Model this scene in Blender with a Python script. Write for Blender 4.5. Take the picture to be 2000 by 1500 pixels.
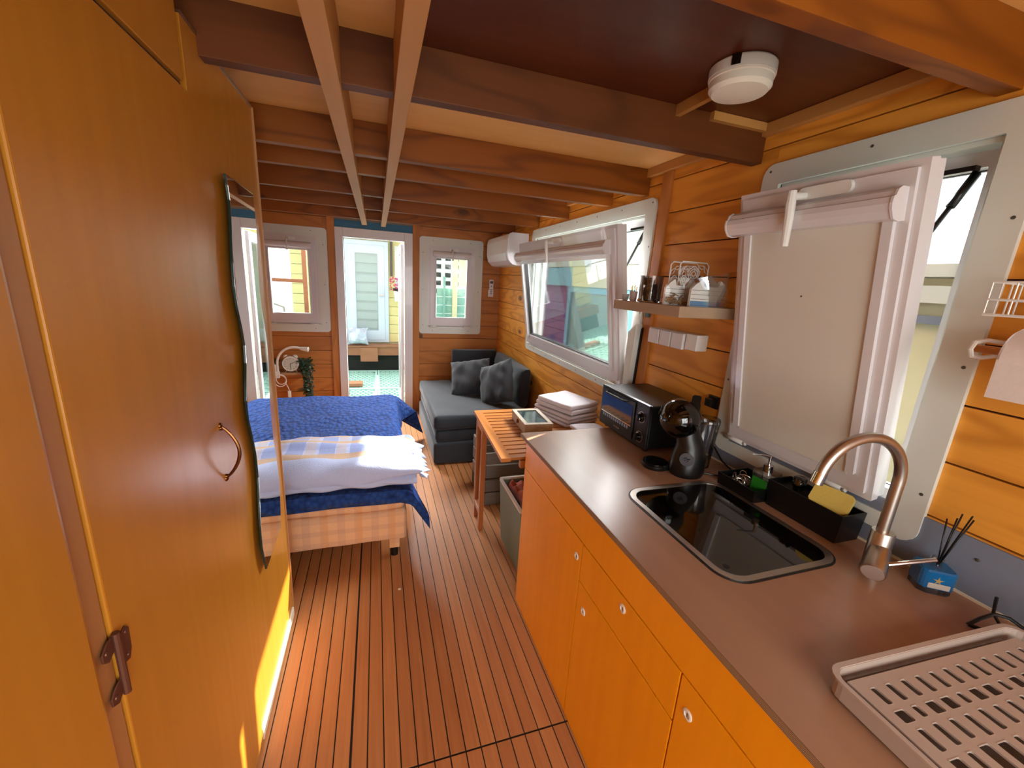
import bpy, bmesh, math, random
from math import sin, cos, pi, radians, sqrt
from mathutils import Vector, Matrix
random.seed(7)
for o in list(bpy.data.objects): bpy.data.objects.remove(o)
SC = bpy.context.scene
COL = SC.collection

# ------------------------------------------------------------------ camera
YAW, PITCH, ROLL, FPX = 0.324878171, -0.243804119, 0.0609260366, 800.314138
fw = Vector((sin(YAW)*cos(PITCH), cos(YAW)*cos(PITCH), sin(PITCH)))
r0 = Vector((cos(YAW), -sin(YAW), 0)); u0 = r0.cross(fw)
rr = cos(ROLL)*r0 + sin(ROLL)*u0; uu = -sin(ROLL)*r0 + cos(ROLL)*u0
cd = bpy.data.cameras.new('camera'); cam = bpy.data.objects.new('camera', cd); COL.objects.link(cam)
cam.matrix_world = Matrix(((rr.x, uu.x, -fw.x, 0), (rr.y, uu.y, -fw.y, 0), (rr.z, uu.z, -fw.z, 1.58), (0, 0, 0, 1)))
cd.sensor_fit = 'HORIZONTAL'; cd.sensor_width = 36; cd.lens = FPX/2000*36; cd.clip_start = 0.02
SC.camera = cam

# ------------------------------------------------------------------ light
W = bpy.data.worlds.new('sky'); SC.world = W; W.use_nodes = True
nt = W.node_tree; bg = nt.nodes['Background']
sky = nt.nodes.new('ShaderNodeTexSky'); sky.sky_type = 'HOSEK_WILKIE'; sky.turbidity = 4.0; sky.ground_albedo = .5
sky.sun_direction = Vector((1.0, .55, .75)).normalized()
mxs = nt.nodes.new('ShaderNodeMix'); mxs.data_type = 'RGBA'; mxs.inputs[0].default_value = .65
mxs.inputs[7].default_value = (.86, .93, 1.0, 1)
nt.links.new(sky.outputs[0], mxs.inputs[6]); nt.links.new(mxs.outputs[2], bg.inputs[0])
bg.inputs[1].default_value = 2.1

def add_light(name, kind, loc, direction, energy, color=(1, 1, 1), **kw):
    d = bpy.data.lights.new(name, kind); d.energy = energy; d.color = color
    for k, v in kw.items(): setattr(d, k, v)
    o = bpy.data.objects.new(name, d); COL.objects.link(o); o.location = loc
    o.rotation_euler = Vector(direction).to_track_quat('-Z', 'Y').to_euler()
    return o
add_light('sun', 'SUN', (6, 2, 6), (-1.0, -.55, -.75), 17, (1, .93, .82), angle=radians(.6))
# area lamps for daylight at front door and side window, plus an added fill
add_light('fill_behind_camera', 'AREA', (.35, -1.38, 1.15), (-.12, 1, -.6), 36, (1, .97, .93), shape='RECTANGLE', size=1.5, size_y=1.5)  # added fill lamp behind the camera, brightens the interior
add_light('daylight_front_door', 'AREA', (0, 5.7, 2.55), (0, -1, -.62), 280, (.97, .99, 1), shape='RECTANGLE', size=1.6, size_y=.9)
add_light('daylight_side_window', 'AREA', (1.85, 2.85, 2.2), (-1, -.1, -.72), 190, (.98, .99, 1), shape='RECTANGLE', size=1.5, size_y=.5)
SC.view_settings.view_transform = 'Standard'; SC.view_settings.look = 'None'
SC.view_settings.gamma = 1; SC.view_settings.use_curve_mapping = False
SC.view_settings.exposure = 0.65

# ------------------------------------------------------------------ materials
def lin(h):
    h = h.lstrip('#'); c = [int(h[i:i+2], 16)/255 for i in (0, 2, 4)]
    return tuple(((v+.055)/1.055)**2.4 if v > .04045 else v/12.92 for v in c) + (1,)

class NT:
    def __init__(s, name):
        s.m = bpy.data.materials.new(name); s.m.use_nodes = True; s.t = s.m.node_tree
        s.p = s.t.nodes['Principled BSDF']; s.out = s.t.nodes['Material Output']
    def n(s, typ, **kw):
        x = s.t.nodes.new(typ)
        for k, v in kw.items(): setattr(x, k, v)
        return x
    def l(s, a, b): s.t.links.new(a, b)
    def math(s, op, a, b=None):
        x = s.n('ShaderNodeMath', operation=op)
        for i, v in enumerate((a, b)):
            if v is None: continue
            if isinstance(v, (int, float)): x.inputs[i].default_value = v
            else: s.l(v, x.inputs[i])
        return x.outputs[0]
    def mix(s, fac, a, b, blend='MIX'):
        x = s.n('ShaderNodeMix', data_type='RGBA', blend_type=blend)
        for i, v in ((0, fac), (6, a), (7, b)):
            if isinstance(v, (int, float)): x.inputs[i].default_value = v
            elif isinstance(v, tuple): x.inputs[i].default_value = v
            else: s.l(v, x.inputs[i])
        return x.outputs[2]
    def ramp(s, fac, stops):
        x = s.n('ShaderNodeValToRGB'); e = x.color_ramp.elements
        while len(e) < len(stops): e.new(.5)
        for q, (p, c) in zip(e, stops): q.position = p; q.color = c if isinstance(c, tuple) else lin(c)
        s.l(fac, x.inputs[0]); return x.outputs[0]
    def coords(s, scale=(1, 1, 1), rand=True, gen=False):
        tc = s.n('ShaderNodeTexCoord'); o = tc.outputs['Generated' if gen else 'Object']
        if rand:
            oi = s.n('ShaderNodeObjectInfo'); cmb = s.n('ShaderNodeCombineXYZ')
            for i, k in enumerate((37., 53., 71.)): s.l(s.math('MULTIPLY', oi.outputs['Random'], k), cmb.inputs[i])
            va = s.n('ShaderNodeVectorMath', operation='ADD'); s.l(o, va.inputs[0]); s.l(cmb.outputs[0], va.inputs[1]); o = va.outputs[0]
        mp = s.n('ShaderNodeMapping'); mp.inputs['Scale'].default_value = scale; s.l(o, mp.inputs[0]); return mp.outputs[0]
    def noise(s, vec, scale, detail=3, rough=.5, dist=0):
        x = s.n('ShaderNodeTexNoise'); x.inputs['Scale'].default_value = scale; x.inputs['Detail'].default_value = detail
        x.inputs['Roughness'].default_value = rough; x.inputs['Distortion'].default_value = dist; s.l(vec, x.inputs['Vector']); return x.outputs['Fac']
    def bump(s, h, strength=.2, dist=.001):
        b = s.n('ShaderNodeBump'); b.inputs['Strength'].default_value = strength; b.inputs['Distance'].default_value = dist
        s.l(h, b.inputs['Height']); s.l(b.outputs[0], s.p.inputs['Normal'])
    def set(s, **kw):
        for k, v in kw.items():
            q = s.p.inputs[k.replace('_', ' ')]
            if isinstance(v, (int, float, tuple)): q.default_value = v
            else: s.l(v, q)
        return s.m

def plain(name, col, rough=.5, metal=0, bump=0, bscale=60, var=.06, coat=0):
    N = NT(name); v = N.coords(rand=True); f = N.noise(v, 4, 4)
    c = lin(col); d = tuple(x*(1-var*2) for x in c[:3]) + (1,)
    N.set(Base_Color=N.mix(f, d, c), Roughness=rough, Metallic=metal, Coat_Weight=coat)
    if bump: N.bump(N.noise(v, bscale, 3), bump, .002)
    return N.m

def wood(name, light, dark, axis=1, rough=.38, rings=9, ringmix=.55, fine=.25, knots=0, coat=.15, tone=.25, scale=1.0, bump=.06):
    """grain runs along axis; ring lines are iso-lines of a stretched noise"""
    N = NT(name); sc = [1*scale]*3; sc[axis] = .16*scale
    v = N.coords(tuple(sc)); base = N.noise(v, 5, 2, .45)
    if knots:
        kv = [2.4, 2.4, 2.4]; kv[axis] = 1.1
        kc = N.coords(tuple(kv)); vo = N.n('ShaderNodeTexVoronoi'); vo.inputs['Scale'].default_value = knots; N.l(kc, vo.inputs['Vector'])
        kd = vo.outputs['Distance']
        halo = N.math('SUBTRACT', 1, N.math('MINIMUM', N.math('MULTIPLY', kd, 3.2), 1))
        base = N.math('ADD', base, N.math('MULTIPLY', N.math('POWER', halo, 2), .35))
    r = N.math('SINE', N.math('MULTIPLY', base, rings*6.283))
    r = N.math('POWER', N.math('MULTIPLY', N.math('ADD', r, 1), .5), 3)
    sf = [60*scale]*3; sf[axis] = 1.6*scale
    fn = N.noise(N.coords(tuple(sf)), 1.0, 3, .6)
    c = N.mix(N.math('MULTIPLY', r, ringmix), lin(light), lin(dark))
    c = N.mix(N.math('MULTIPLY', fn, fine), c, lin(dark))
    oi = N.n('ShaderNodeObjectInfo'); t = N.math('MULTIPLY', oi.outputs['Random'], tone)
    c = N.mix(t, c, lin(dark))
    if knots:
        km = N.ramp(kd, [(.0, (1, 1, 1, 1)), (.075, (1, 1, 1, 1)), (.12, (0, 0, 0, 1))])
        c = N.mix(N.math('MULTIPLY', km, .8), c, (.05, .018, .006, 1))
    N.set(Base_Color=c, Roughness=rough, Coat_Weight=coat, Coat_Roughness=.25, Specular_IOR_Level=.3)
    N.bump(N.math('ADD', fn, N.math('MULTIPLY', r, .5)), bump, .002)
    return N.m

def ply(name, light, dark, axis=2, rough=.3, coat=.4, blot=.5):
    N = NT(name); s = [22, 22, 22]; s[axis] = .9
    f = N.noise(N.coords(tuple(s)), 1, 4, .6); g = N.noise(N.coords((1.5, 1.5, .6)), 1.6, 3, .55, .6)
    c = N.mix(N.math('MULTIPLY', f, .55), lin(light), lin(dark))
    c = N.mix(N.math('MULTIPLY', N.math('POWER', g, 1.5), blot), c, lin(dark))
    N.set(Base_Color=c, Roughness=N.math('ADD', N.math('MULTIPLY', f, .12), rough-.06), Coat_Weight=coat, Coat_Roughness=.22, Specular_IOR_Level=.4)
    N.bump(f, .05, .002); return N.m

def fabric(name, c1, c2, weave=420, rough=.9, b=.25):
    N = NT(name); v = N.coords((1, 1, 1)); w = N.noise(v, weave, 2); g = N.noise(v, 5, 3)
    N.set(Base_Color=N.mix(N.math('ADD', N.math('MULTIPLY', w, .5), N.math('MULTIPLY', g, .5)), lin(c1), lin(c2)), Roughness=rough, Sheen_Weight=.2)
    N.bump(w, b, .002); return N.m

def glass(name, tint=(1, 1, 1, 1), gloss=.07):
    N = NT(name); N.t.nodes.remove(N.p)
    tr = N.n('ShaderNodeBsdfTransparent'); tr.inputs[0].default_value = tint
    gl = N.n('ShaderNodeBsdfGlossy'); gl.inputs['Roughness'].default_value = .02
    fr = N.n('ShaderNodeFresnel'); fr.inputs[0].default_value = 1.45
    f = N.math('ADD', N.math('MULTIPLY', fr.outputs[0], .8), gloss*.5)
    mx = N.n('ShaderNodeMixShader'); N.l(f, mx.inputs[0]); N.l(tr.outputs[0], mx.inputs[1]); N.l(gl.outputs[0], mx.inputs[2]); N.l(mx.outputs[0], N.out.inputs[0])
    return N.m

M = {}
M['teak'] = wood('teak_floor', '#D0905A', '#8E5430', 1, .40, rings=5, ringmix=.15, fine=.65, coat=.1, tone=.35, scale=1.3)
M['caulk'] = plain('black_caulk', '#1C1512', .6)
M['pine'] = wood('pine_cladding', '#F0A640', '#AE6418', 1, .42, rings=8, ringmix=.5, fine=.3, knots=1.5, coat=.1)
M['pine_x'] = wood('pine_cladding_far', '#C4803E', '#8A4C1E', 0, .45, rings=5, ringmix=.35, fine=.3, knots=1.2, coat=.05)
M['beam'] = wood('pine_beam', '#94520E', '#562604', 0, .5, rings=6, ringmix=.5, fine=.3, knots=1.6, coat=0)
M['beam_dark'] = wood('dark_pine_beam', '#6E3A12', '#3C1804', 0, .55, rings=6, ringmix=.4, fine=.4, knots=1.2, coat=0)  # darker than the other beams: stain and shade both put in its colour
M['batten'] = wood('pine_batten', '#C8904E', '#9A6630', 1, .5, rings=3, ringmix=.15, fine=.3, coat=0, tone=.1)
M['post'] = wood('pine_post', '#C88442', '#8C4F20', 2, .5, rings=5, ringmix=.35, fine=.3, coat=0)
M['ceil'] = ply('ceiling_plywood', '#F6C278', '#DCA050', 0, .5, .0, .35)
M['ceil_red'] = ply('ceiling_red_plywood', '#703410', '#3A1204', 0, .45, .1, .9)
M['ward'] = ply('wardrobe_plywood', '#CC8A2E', '#9C6014', 2, .30, .35, .4)
M['stile'] = ply('wardrobe_stile', '#B98250', '#8C5C30', 2, .4, .2, .3)
M['cab'] = ply('cabinet_plywood', '#FFAA0C', '#E08A00', 2, .36, .12, .6)
M['gap'] = plain('dark_red_gap', '#3A1208', .8)
M['white'] = plain('white_paint', '#D8DBD2', .4, var=.04, bump=.05)
M['pvc'] = plain('white_pvc', '#DCD8DA', .25, var=.02, coat=.3)
M['plastic'] = plain('white_plastic', '#E4E2DC', .3, var=.02)
M['cream'] = plain('cream_skirting', '#E8E0C8', .5)
M['grey'] = plain('grey_backsplash', '#7C8494', .55, var=.08)
M['rub'] = plain('black_rubber', '#101010', .5)
M['blk'] = plain('black_plastic', '#0C0C0D', .35)
M['blkgloss'] = plain('black_gloss', '#030303', .06, coat=.6)
M['steel'] = plain('brushed_steel', '#C4BAB0', .34, 1)
M['chrome'] = plain('chrome', '#D8D8D8', .12, 1)
M['bronze'] = plain('aged_bronze', '#7A5030', .32, 1)
M['hinge'] = plain('rusty_hinge', '#6E4636', .5, .6)
M['bluestrip'] = plain('blue_strip', '#2F6E94', .6)
M['blind'] = plain('blackout_blind', '#DCD8CC', .75, var=.04)
M['dimple'] = plain('screw_head', '#4E4A42', .5)
M['glass'] = glass('window_glass', (.97, .99, .98, 1), .05)
M['clear'] = glass('clear_plastic', (.93, .93, .93, 1), .1)
M['film'] = glass('thin_film', (.97, .96, .96, 1), .0)
M['mirror'] = plain('mirror_silver', '#F2F4F2', .01, 1, var=0)
M['mirror_edge'] = plain('mirror_edge', '#12302C', .2)
M['sofa'] = fabric('grey_sofa_fabric', '#1C2025', '#2E333A')
M['sofa2'] = fabric('charcoal_cushion_fabric', '#232528', '#393B40')
M['towel'] = fabric('lilac_towel', '#C8BFC6', '#E4DCE2', 160, .95, .8)
M['paper'] = fabric('paper_towel', '#D4C6C2', '#E6DAD4', 90, .95, .2)
M['tray'] = plain('beige_plastic', '#B9A79B', .35, var=.05)
M['trayin'] = plain('tray_well', '#7A6A60', .5)

def mk_quilt():
    N = NT('navy_quilt'); v = N.coords((1, 1, 1), rand=False)
    vo = N.n('ShaderNodeTexVoronoi'); vo.inputs['Scale'].default_value = 34; N.l(N.coords((1, .62, 1), rand=False), vo.inputs['Vector'])
    d = vo.outputs['Distance']; g = N.noise(v, 300, 2)
    N.set(Base_Color=N.mix(d, lin('#2A4E94'), lin('#10265C')), Roughness=.9, Sheen_Weight=.05, Specular_IOR_Level=.15)
    N.bump(N.math('ADD', N.math('MULTIPLY', d, -1.5), N.math('MULTIPLY', g, .2)), .9, .012); return N.m
M['quilt'] = mk_quilt()
def mk_plaid(name, base, blue, tan, gen=False):
    N = NT(name)
    if gen:
        v = N.coords((1, 1, 1), rand=False); vv = v
    else:
        at_ = N.n('ShaderNodeAttribute'); at_.attribute_name = 'pat'; vv = at_.outputs['Vector']; v = N.coords((1, 1, 1), rand=False)
    sp = N.n('ShaderNodeSeparateXYZ'); N.l(vv, sp.inputs[0])
    X, Y, Z = sp.outputs
    if gen: Y = Z
    def band(o, per, lo, hi):
        f = N.math('FRACT', N.math('DIVIDE', N.math('ADD', o, 10), per))
        return N.math('MULTIPLY', N.math('GREATER_THAN', f, lo), N.math('LESS_THAN', f, hi))
    def rng(o, lo, hi): return N.math('MULTIPLY', N.math('GREATER_THAN', o, lo), N.math('LESS_THAN', o, hi))
    g = N.noise(v, 240, 2)
    if gen:
        c = N.mix(N.math('MULTIPLY', band(X, .085, .1, .55), .35), lin(base), lin(blue))
        c = N.mix(N.math('MULTIPLY', band(Y, .07, .1, .5), .35), c, lin(blue))
        c = N.mix(N.math('MULTIPLY', band(X, .17, .6, .8), .35), c, lin(tan))
    else:
        up = N.math('GREATER_THAN', Y, -.165)
        c = N.mix(N.math('MULTIPLY', N.math('MULTIPLY', band(X, .155, .1, .62), up), .6), lin(base), lin(blue))
        c = N.mix(N.math('MULTIPLY', rng(Y, -.06, .02), .35), c, lin(blue))
        c = N.mix(N.math('MULTIPLY', N.math('MULTIPLY', band(X, .155, .66, .98), up), .35), c, lin(tan))
        for lo, hi in ((-.165, -.115), (.045, .09), (.15, .17)): c = N.mix(N.math('MULTIPLY', rng(Y, lo, hi), .8), c, lin(tan))
        c = N.mix(N.math('MULTIPLY', g, .25), c, lin(base))
    N.set(Base_Color=c, Roughness=.9, Sheen_Weight=.1)
    N.bump(N.math('ADD', g, N.math('MULTIPLY', N.noise(v, 9, 3), 2.0)), .35, .006); return N.m
M['plaid'] = mk_plaid('plaid_pillowcase', '#B4BEE2', '#6A7CBE', '#CC9C4C')
M['plain_case'] = fabric('pale_pillow_underside', '#A6B2DA', '#BCC6E4', 200, .9, .3)
M['plaid2'] = mk_plaid('plaid_sheet', '#DDAE84', '#B8907C', '#E09A50', True)  # orange light on the bed base is mixed into these colours
def mk_worktop():
    N = NT('brown_worktop'); v = N.coords((1, 1, 1), rand=False)
    g = N.noise(v, 260, 3); h = N.noise(N.coords((6, .8, 1), rand=False), 1.5, 4)
    N.set(Base_Color=N.mix(h, lin('#8E6650'), lin('#B28666')), Roughness=.33, Specular_IOR_Level=.6); N.bump(g, .08, .001); return N.m
M['worktop'] = mk_worktop()
def mk_plyedge():
    N = NT('plywood_edge'); v = N.coords((1, 1, 1), rand=False); sp = N.n('ShaderNodeSeparateXYZ'); N.l(v, sp.inputs[0])
    f = N.math('GREATER_THAN', N.math('FRACT', N.math('MULTIPLY', sp.outputs[2], 330)), .5)
    N.set(Base_Color=N.mix(f, lin('#B09070'), lin('#4A3222')), Roughness=.7); return N.m
M['plyedge'] = mk_plyedge()
def emis(name, col, s):
    N = NT(name); N.set(Base_Color=lin(col), Emission_Color=lin(col), Emission_Strength=s); return N.m

# ------------------------------------------------------------------ mesh tools
OFF = {}
class MB:
    def __init__(s): s.b = bmesh.new()
    def poly(s, pts, faces):
        vs = [s.b.verts.new(p) for p in pts]
        for f in faces:
            try: s.b.faces.new([vs[i] for i in f])
            except ValueError: pass
        return vs
    def box(s, x0, x1, y0, y1, z0, z1, bev=0, mat=None):
        x0, x1 = sorted((x0, x1)); y0, y1 = sorted((y0, y1)); z0, z1 = sorted((z0, z1))
        t = bmesh.new() if bev else s.b
        P = [(x, y, z) for z in (z0, z1) for x, y in ((x0, y0), (x1, y0), (x1, y1), (x0, y1))]
        vs = [t.verts.new(p) for p in P]
        for f in ((3, 2, 1, 0), (4, 5, 6, 7), (0, 1, 5, 4), (1, 2, 6, 5), (2, 3, 7, 6), (3, 0, 4, 7)): t.faces.new([vs[i] for i in f])
        if bev:
            bmesh.ops.bevel(t, geom=t.edges[:], offset=bev, segments=2, affect='EDGES', profile=.6)
            vs = s.merge(t)
        if mat is not None:
            for v in vs: v.co = mat @ v.co
        return s
    def merge(s, t, mat=None):
        mp = {}
        for v in t.verts: mp[v] = s.b.verts.new(mat @ v.co if mat else v.co)
        for f in t.faces:
            nf = s.b.faces.new([mp[v] for v in f.verts]); nf.smooth = f.smooth
        t.free(); return list(mp.values())
    def tube(s, pts, r, seg=8, caps=True, closed=False):
        pts = [Vector(p) for p in pts]; n = len(pts); rs = r if isinstance(r, (list, tuple)) else [r]*n
        rings = []; up = None
        for i, p in enumerate(pts):
            a = pts[(i-1) % n] if (i or closed) else p; c = pts[(i+1) % n] if (i < n-1 or closed) else p
            d = (c-a).normalized() if (c-a).length > 1e-9 else Vector((0, 0, 1))
            if up is None: up = Vector((0, 0, 1)) if abs(d.z) < .9 else Vector((1, 0, 0))
            x = d.cross(up).normalized(); y = x.cross(d).normalized(); up = y
            rings.append([s.b.verts.new(p + rs[i]*(cos(2*pi*k/seg)*x + sin(2*pi*k/seg)*y)) for k in range(seg)])
        m = n if closed else n-1
        for i in range(m):
            A, B = rings[i], rings[(i+1) % n]
            for k in range(seg):
                f = s.b.faces.new((A[k], A[(k+1) % seg], B[(k+1) % seg], B[k])); f.smooth = True
        if caps and not closed: s.b.faces.new(rings[0][::-1]); s.b.faces.new(rings[-1])
        return s
    def lathe(s, c, prof, seg=24, axis=(0, 0, 1), sm=True):
        c = Vector(c); q = Vector(axis).to_track_quat('Z', 'Y'); rings = []
        for r, z in prof:
            rings.append([s.b.verts.new(c + q @ Vector((r*cos(2*pi*k/seg), r*sin(2*pi*k/seg), z))) for k in range(seg)])
        for A, B in zip(rings, rings[1:]):
            for k in range(seg):
                f = s.b.faces.new((A[k], A[(k+1) % seg], B[(k+1) % seg], B[k])); f.smooth = sm
        if prof[0][0] > 1e-4: s.b.faces.new(rings[0][::-1])
        if prof[-1][0] > 1e-4: s.b.faces.new(rings[-1])
        return s
    def prism(s, outline, h, frame, bev=0):
        """outline 2-D points, extruded 0..h along frame's z"""
        t = bmesh.new(); n = len(outline)
        a = [t.verts.new((x, y, 0)) for x, y in outline]; b = [t.verts.new((x, y, h)) for x, y in outline]
        t.faces.new(a[::-1]); t.faces.new(b)
        for i in range(n): t.faces.new((a[i], a[(i+1) % n], b[(i+1) % n], b[i]))
        if bev: bmesh.ops.bevel(t, geom=[e for e in t.edges], offset=bev, segments=1, affect='EDGES')
        s.merge(t, frame); return s
    def grid(s, fn, nu, nv, smooth=True, closeu=False):
        V = [[s.b.verts.new(fn(u/nu, v/nv)) for v in range(nv+1)] for u in range(nu + (0 if closeu else 1))]
        nn = len(V)
        for u in range(nu):
            for v in range(nv):
                f = s.b.faces.new((V[u][v], V[(u+1) % nn][v], V[(u+1) % nn][v+1], V[u][v+1])); f.smooth = smooth
        return s
    def build(s, name, mat, parent=None, kind=None, label=None, solid=0, sub=0, soft=False):
        bmesh.ops.recalc_face_normals(s.b, faces=s.b.faces[:])
        for e in s.b.edges:
            if not soft and len(e.link_faces) == 2 and e.calc_face_angle(0) > .62: e.smooth = False
        off = Vector((0, 0, 0))
        if parent is not None: off = OFF[parent.name]
        else:
            if s.b.verts:
                xs = [v.co for v in s.b.verts]
                off = Vector((sum(v.x for v in xs)/len(xs), sum(v.y for v in xs)/len(xs), min(v.z for v in xs)))
        for v in s.b.verts: v.co -= off
        me = bpy.data.meshes.new(name); s.b.to_mesh(me); s.b.free()
        for m in (mat if isinstance(mat, (list, tuple)) else [mat]): me.materials.append(m)
        o = bpy.data.objects.new(name, me); COL.objects.link(o)
        if parent is not None: o.parent = parent
        else: o.location = off
        OFF[o.name] = off
        if kind: o['kind'] = kind
        if label: o['label'] = label
        if solid:
            q = o.modifiers.new('s', 'SOLIDIFY'); q.thickness = solid; q.offset = 0
        if sub:
            q = o.modifiers.new('u', 'SUBSURF'); q.levels = sub; q.render_levels = sub
        return o
def frame(o, x, y, z):
    x, y, z = Vector(x), Vector(y), Vector(z); o = Vector(o)
    return Matrix(((x.x, y.x, z.x, o.x), (x.y, y.y, z.y, o.y), (x.z, y.z, z.z, o.z), (0, 0, 0, 1)))
def tag(o, label, cat, group=None):
    o['label'] = label; o['category'] = cat
    if group: o['group'] = group
    return o
def thing(name, loc, label, cat, group=None):
    o = bpy.data.objects.new(name, None); COL.objects.link(o); o.location = loc; o.empty_display_size = .05
    OFF[o.name] = Vector(loc); return tag(o, label, cat, group)
def bx(name, mat, parent, *a, bev=0, **kw): return MB().box(*a, bev=bev).build(name, mat, parent, **kw)
def cpy(o, parent=None, loc=None):
    c = o.copy(); COL.objects.link(c)
    if parent is not None: c.parent = parent
    if loc is not None: c.location = loc
    for ch in list(o.children): cpy(ch, c)
    return c
def rrect(x0, x1, y0, y1, r, n=5):
    P = []
    for cx, cy, a in ((x1-r, y1-r, 0), (x0+r, y1-r, 90), (x0+r, y0+r, 180), (x1-r, y0+r, 270)):
        for i in range(n+1):
            t = radians(a+90*i/n); P.append((cx+r*cos(t), cy+r*sin(t)))
    return P
def ringplate(mb, outer, inner, h, fr):
    """plate with a hole: outer and inner outlines with the same number of points"""
    n = len(outer); t = bmesh.new()
    L = [[t.verts.new((x, y, z)) for x, y in pl] for pl, z in ((outer, 0), (inner, 0), (inner, h), (outer, h))]
    for A, B in ((0, 1), (1, 2), (2, 3), (3, 0)):
        for i in range(n): t.faces.new((L[A][i], L[A][(i+1) % n], L[B][(i+1) % n], L[B][i]))
    mb.merge(t, fr); return mb
def subtract(rect, hole):
    a0, a1, b0, b1 = rect; h0, h1, k0, k1 = hole
    if h1 <= a0 or h0 >= a1 or k1 <= b0 or k0 >= b1: return [rect]
    out = []
    if h0 > a0: out.append((a0, h0, b0, b1))
    if h1 < a1: out.append((h1, a1, b0, b1))
    c0, c1 = max(a0, h0), min(a1, h1)
    if k0 > b0: out.append((c0, c1, b0, k0))
    if k1 < b1: out.append((c0, c1, k1, b1))
    return out
def cut(rect, holes):
    R = [rect]
    for h in holes: R = [q for r in R for q in subtract(r, h)]
    return [r for r in R if r[1]-r[0] > .004 and r[3]-r[2] > .004]

# ================================================================== SETTING
XR, XL, YF, YB, CZ = 1.40, -1.42, 4.85, -1.25, 2.20
# floor: black caulk bed with teak strips laid on it
fl = MB().box(XL-.1, XR+.12, YB-.1, YF+.1, -.06, -.003).build('floor', M['caulk'], kind='structure')
P = .0538; xs = [-.1135 + k*P for k in range(-25, 29)]
for i, x in enumerate(xs[:-1]):
    x1 = x+P; g = .0022; gl = .0042 if abs(x+.1135) < .001 else g; gr = .0042 if abs(x1+.1135) < .001 else g
    if x1 > XR: continue
    segs = [(YB, YF)] if x < -.12 else [(YB, 1.032), (1.040, YF)]
    for a, b in segs: bx('plank', M['teak'], fl, x+gl, x1-gr, a, b, -.003, 0)
MB().lathe((.083, 1.87, 0), [(.008, 0), (.008, .0015), (.003, .0018)], 14).build('floor_screw', M['cream'], fl)

# ceiling
ce = MB().box(XL-.1, XR+.12, YB-.1, YF+.1, CZ+.012, CZ+.06).build('ceiling', M['ceil'], kind='structure')
ydiv = [YB, -.02, .69, 1.375, 2.075, 2.445, 3.07, 3.69, 4.38, YF]
for a, b in zip(ydiv, ydiv[1:]):
    if abs(a-.69) < .01:
        for x0, x1, m in ((XL, -.12, M['ceil']), (-.12, .075, M['ceil']), (.075, XR, M['ceil_red'])):
            bx('panel', m, ce, x0+.002, x1-.002, a, b, CZ, CZ+.012)
    else: bx('panel', M['ceil'], ce, XL, XR, a+.001, b-.001, CZ, CZ+.012)
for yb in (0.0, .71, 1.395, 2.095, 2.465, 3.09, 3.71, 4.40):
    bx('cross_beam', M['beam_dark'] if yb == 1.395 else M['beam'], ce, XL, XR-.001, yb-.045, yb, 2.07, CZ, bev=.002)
bx('long_batten', M['batten'], ce, -.127, -.08, YB, 4.63, 2.045, 2.199, bev=.002)
bx('long_batten', M['batten'], ce, .056, .10, YB, 4.63, 2.045, 2.199, bev=.002)
for a, b in ((0.0, .665), (.71, 1.35), (1.395, 2.05), (2.095, 2.42), (2.465, 3.045), (3.09, 3.665), (3.71, 4.355), (4.40, YF)):
    bx('wall_plate', M['batten'], ce, 1.372, 1.4, a+.001, b-.001, 2.158, 2.199, bev=.002)
bx('wall_plate', M['batten'], ce, 1.13, 1.371, 1.33, 1.35, 2.172, 2.199)
bx('conduit', M['batten'], ce, .985, 1.005, 1.14, 1.349, 2.165, 2.199)

# right wall: slab with window holes, planks, grey backsplash
HR = (.675, 1.24, 1.0, 1.975)       # y0 y1 z0 z1 : window over the sink
HM = (2.035, 3.70, 1.0, 1.975)      # tilted side window
wr = MB()
for a0, a1, b0, b1 in cut((YB-.1, YF+.1, -.06, CZ+.06), [HR, HM]): wr.box(XR+.014, XR+.09, a0, a1, b0, b1)
wr = wr.build('wall_right', M['gap'], kind='structure')
def rowz(): return [(-.036+.1535*k, -.036+.1535*(k+1)) for k in range(15)]
FR = (.585, 1.32, .935, 2.055); FM = (1.95, 3.785, .95, 2.055)
FRi = (.62, 1.28, .97, 2.02); FMi = (1.985, 3.75, .985, 2.02)
for z0, z1 in rowz():
    z0, z1 = z0+.0026, min(z1-.0026, CZ)
    if z0 >= CZ: continue
    for y0, y1 in ((YB, 1.86), (1.93, YF)):
        rs = cut((y0, y1, z0, z1), [FRi, FMi])
        # pieces left and right of a window are separate boards
        groups = {}
        for r in rs:
            key = 0 if r[1] <= .63 or (y0 > 1.9 and r[1] <= 1.99) else (2 if (y0 < 1 and r[0] >= 1.27) or (y0 > 1.9 and r[0] >= 3.74) else 1)
            groups.setdefault(key, []).append(r)
        for rr_ in groups.values():
            mb = MB()
            for a0, a1, b0, b1 in rr_: mb.box(XR, XR+.014, a0, a1, max(b0, 0), b1, bev=0)
            mb.build('plank', M['pine'], wr)
bx('post', M['post'], wr, 1.385, XR+.014, 1.862, 1.928, 0, 2.158, bev=.002)
bx('backsplash', M['grey'], wr, 1.392, 1.3999, -.9, 1.73, .87, 1.032)
for y, z in ((.47, .985), (.1, .985), (1.5, .985)):
    MB().lathe((1.392, y, z), [(.004, 0), (.004, .002), (.002, .003)], 10, (-1, 0, 0)).build('screw', M['dimple'], wr)
bx('cover_strip', M['cream'], wr, 1.386, 1.392, -.6, 1.70, .882, .888)

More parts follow.
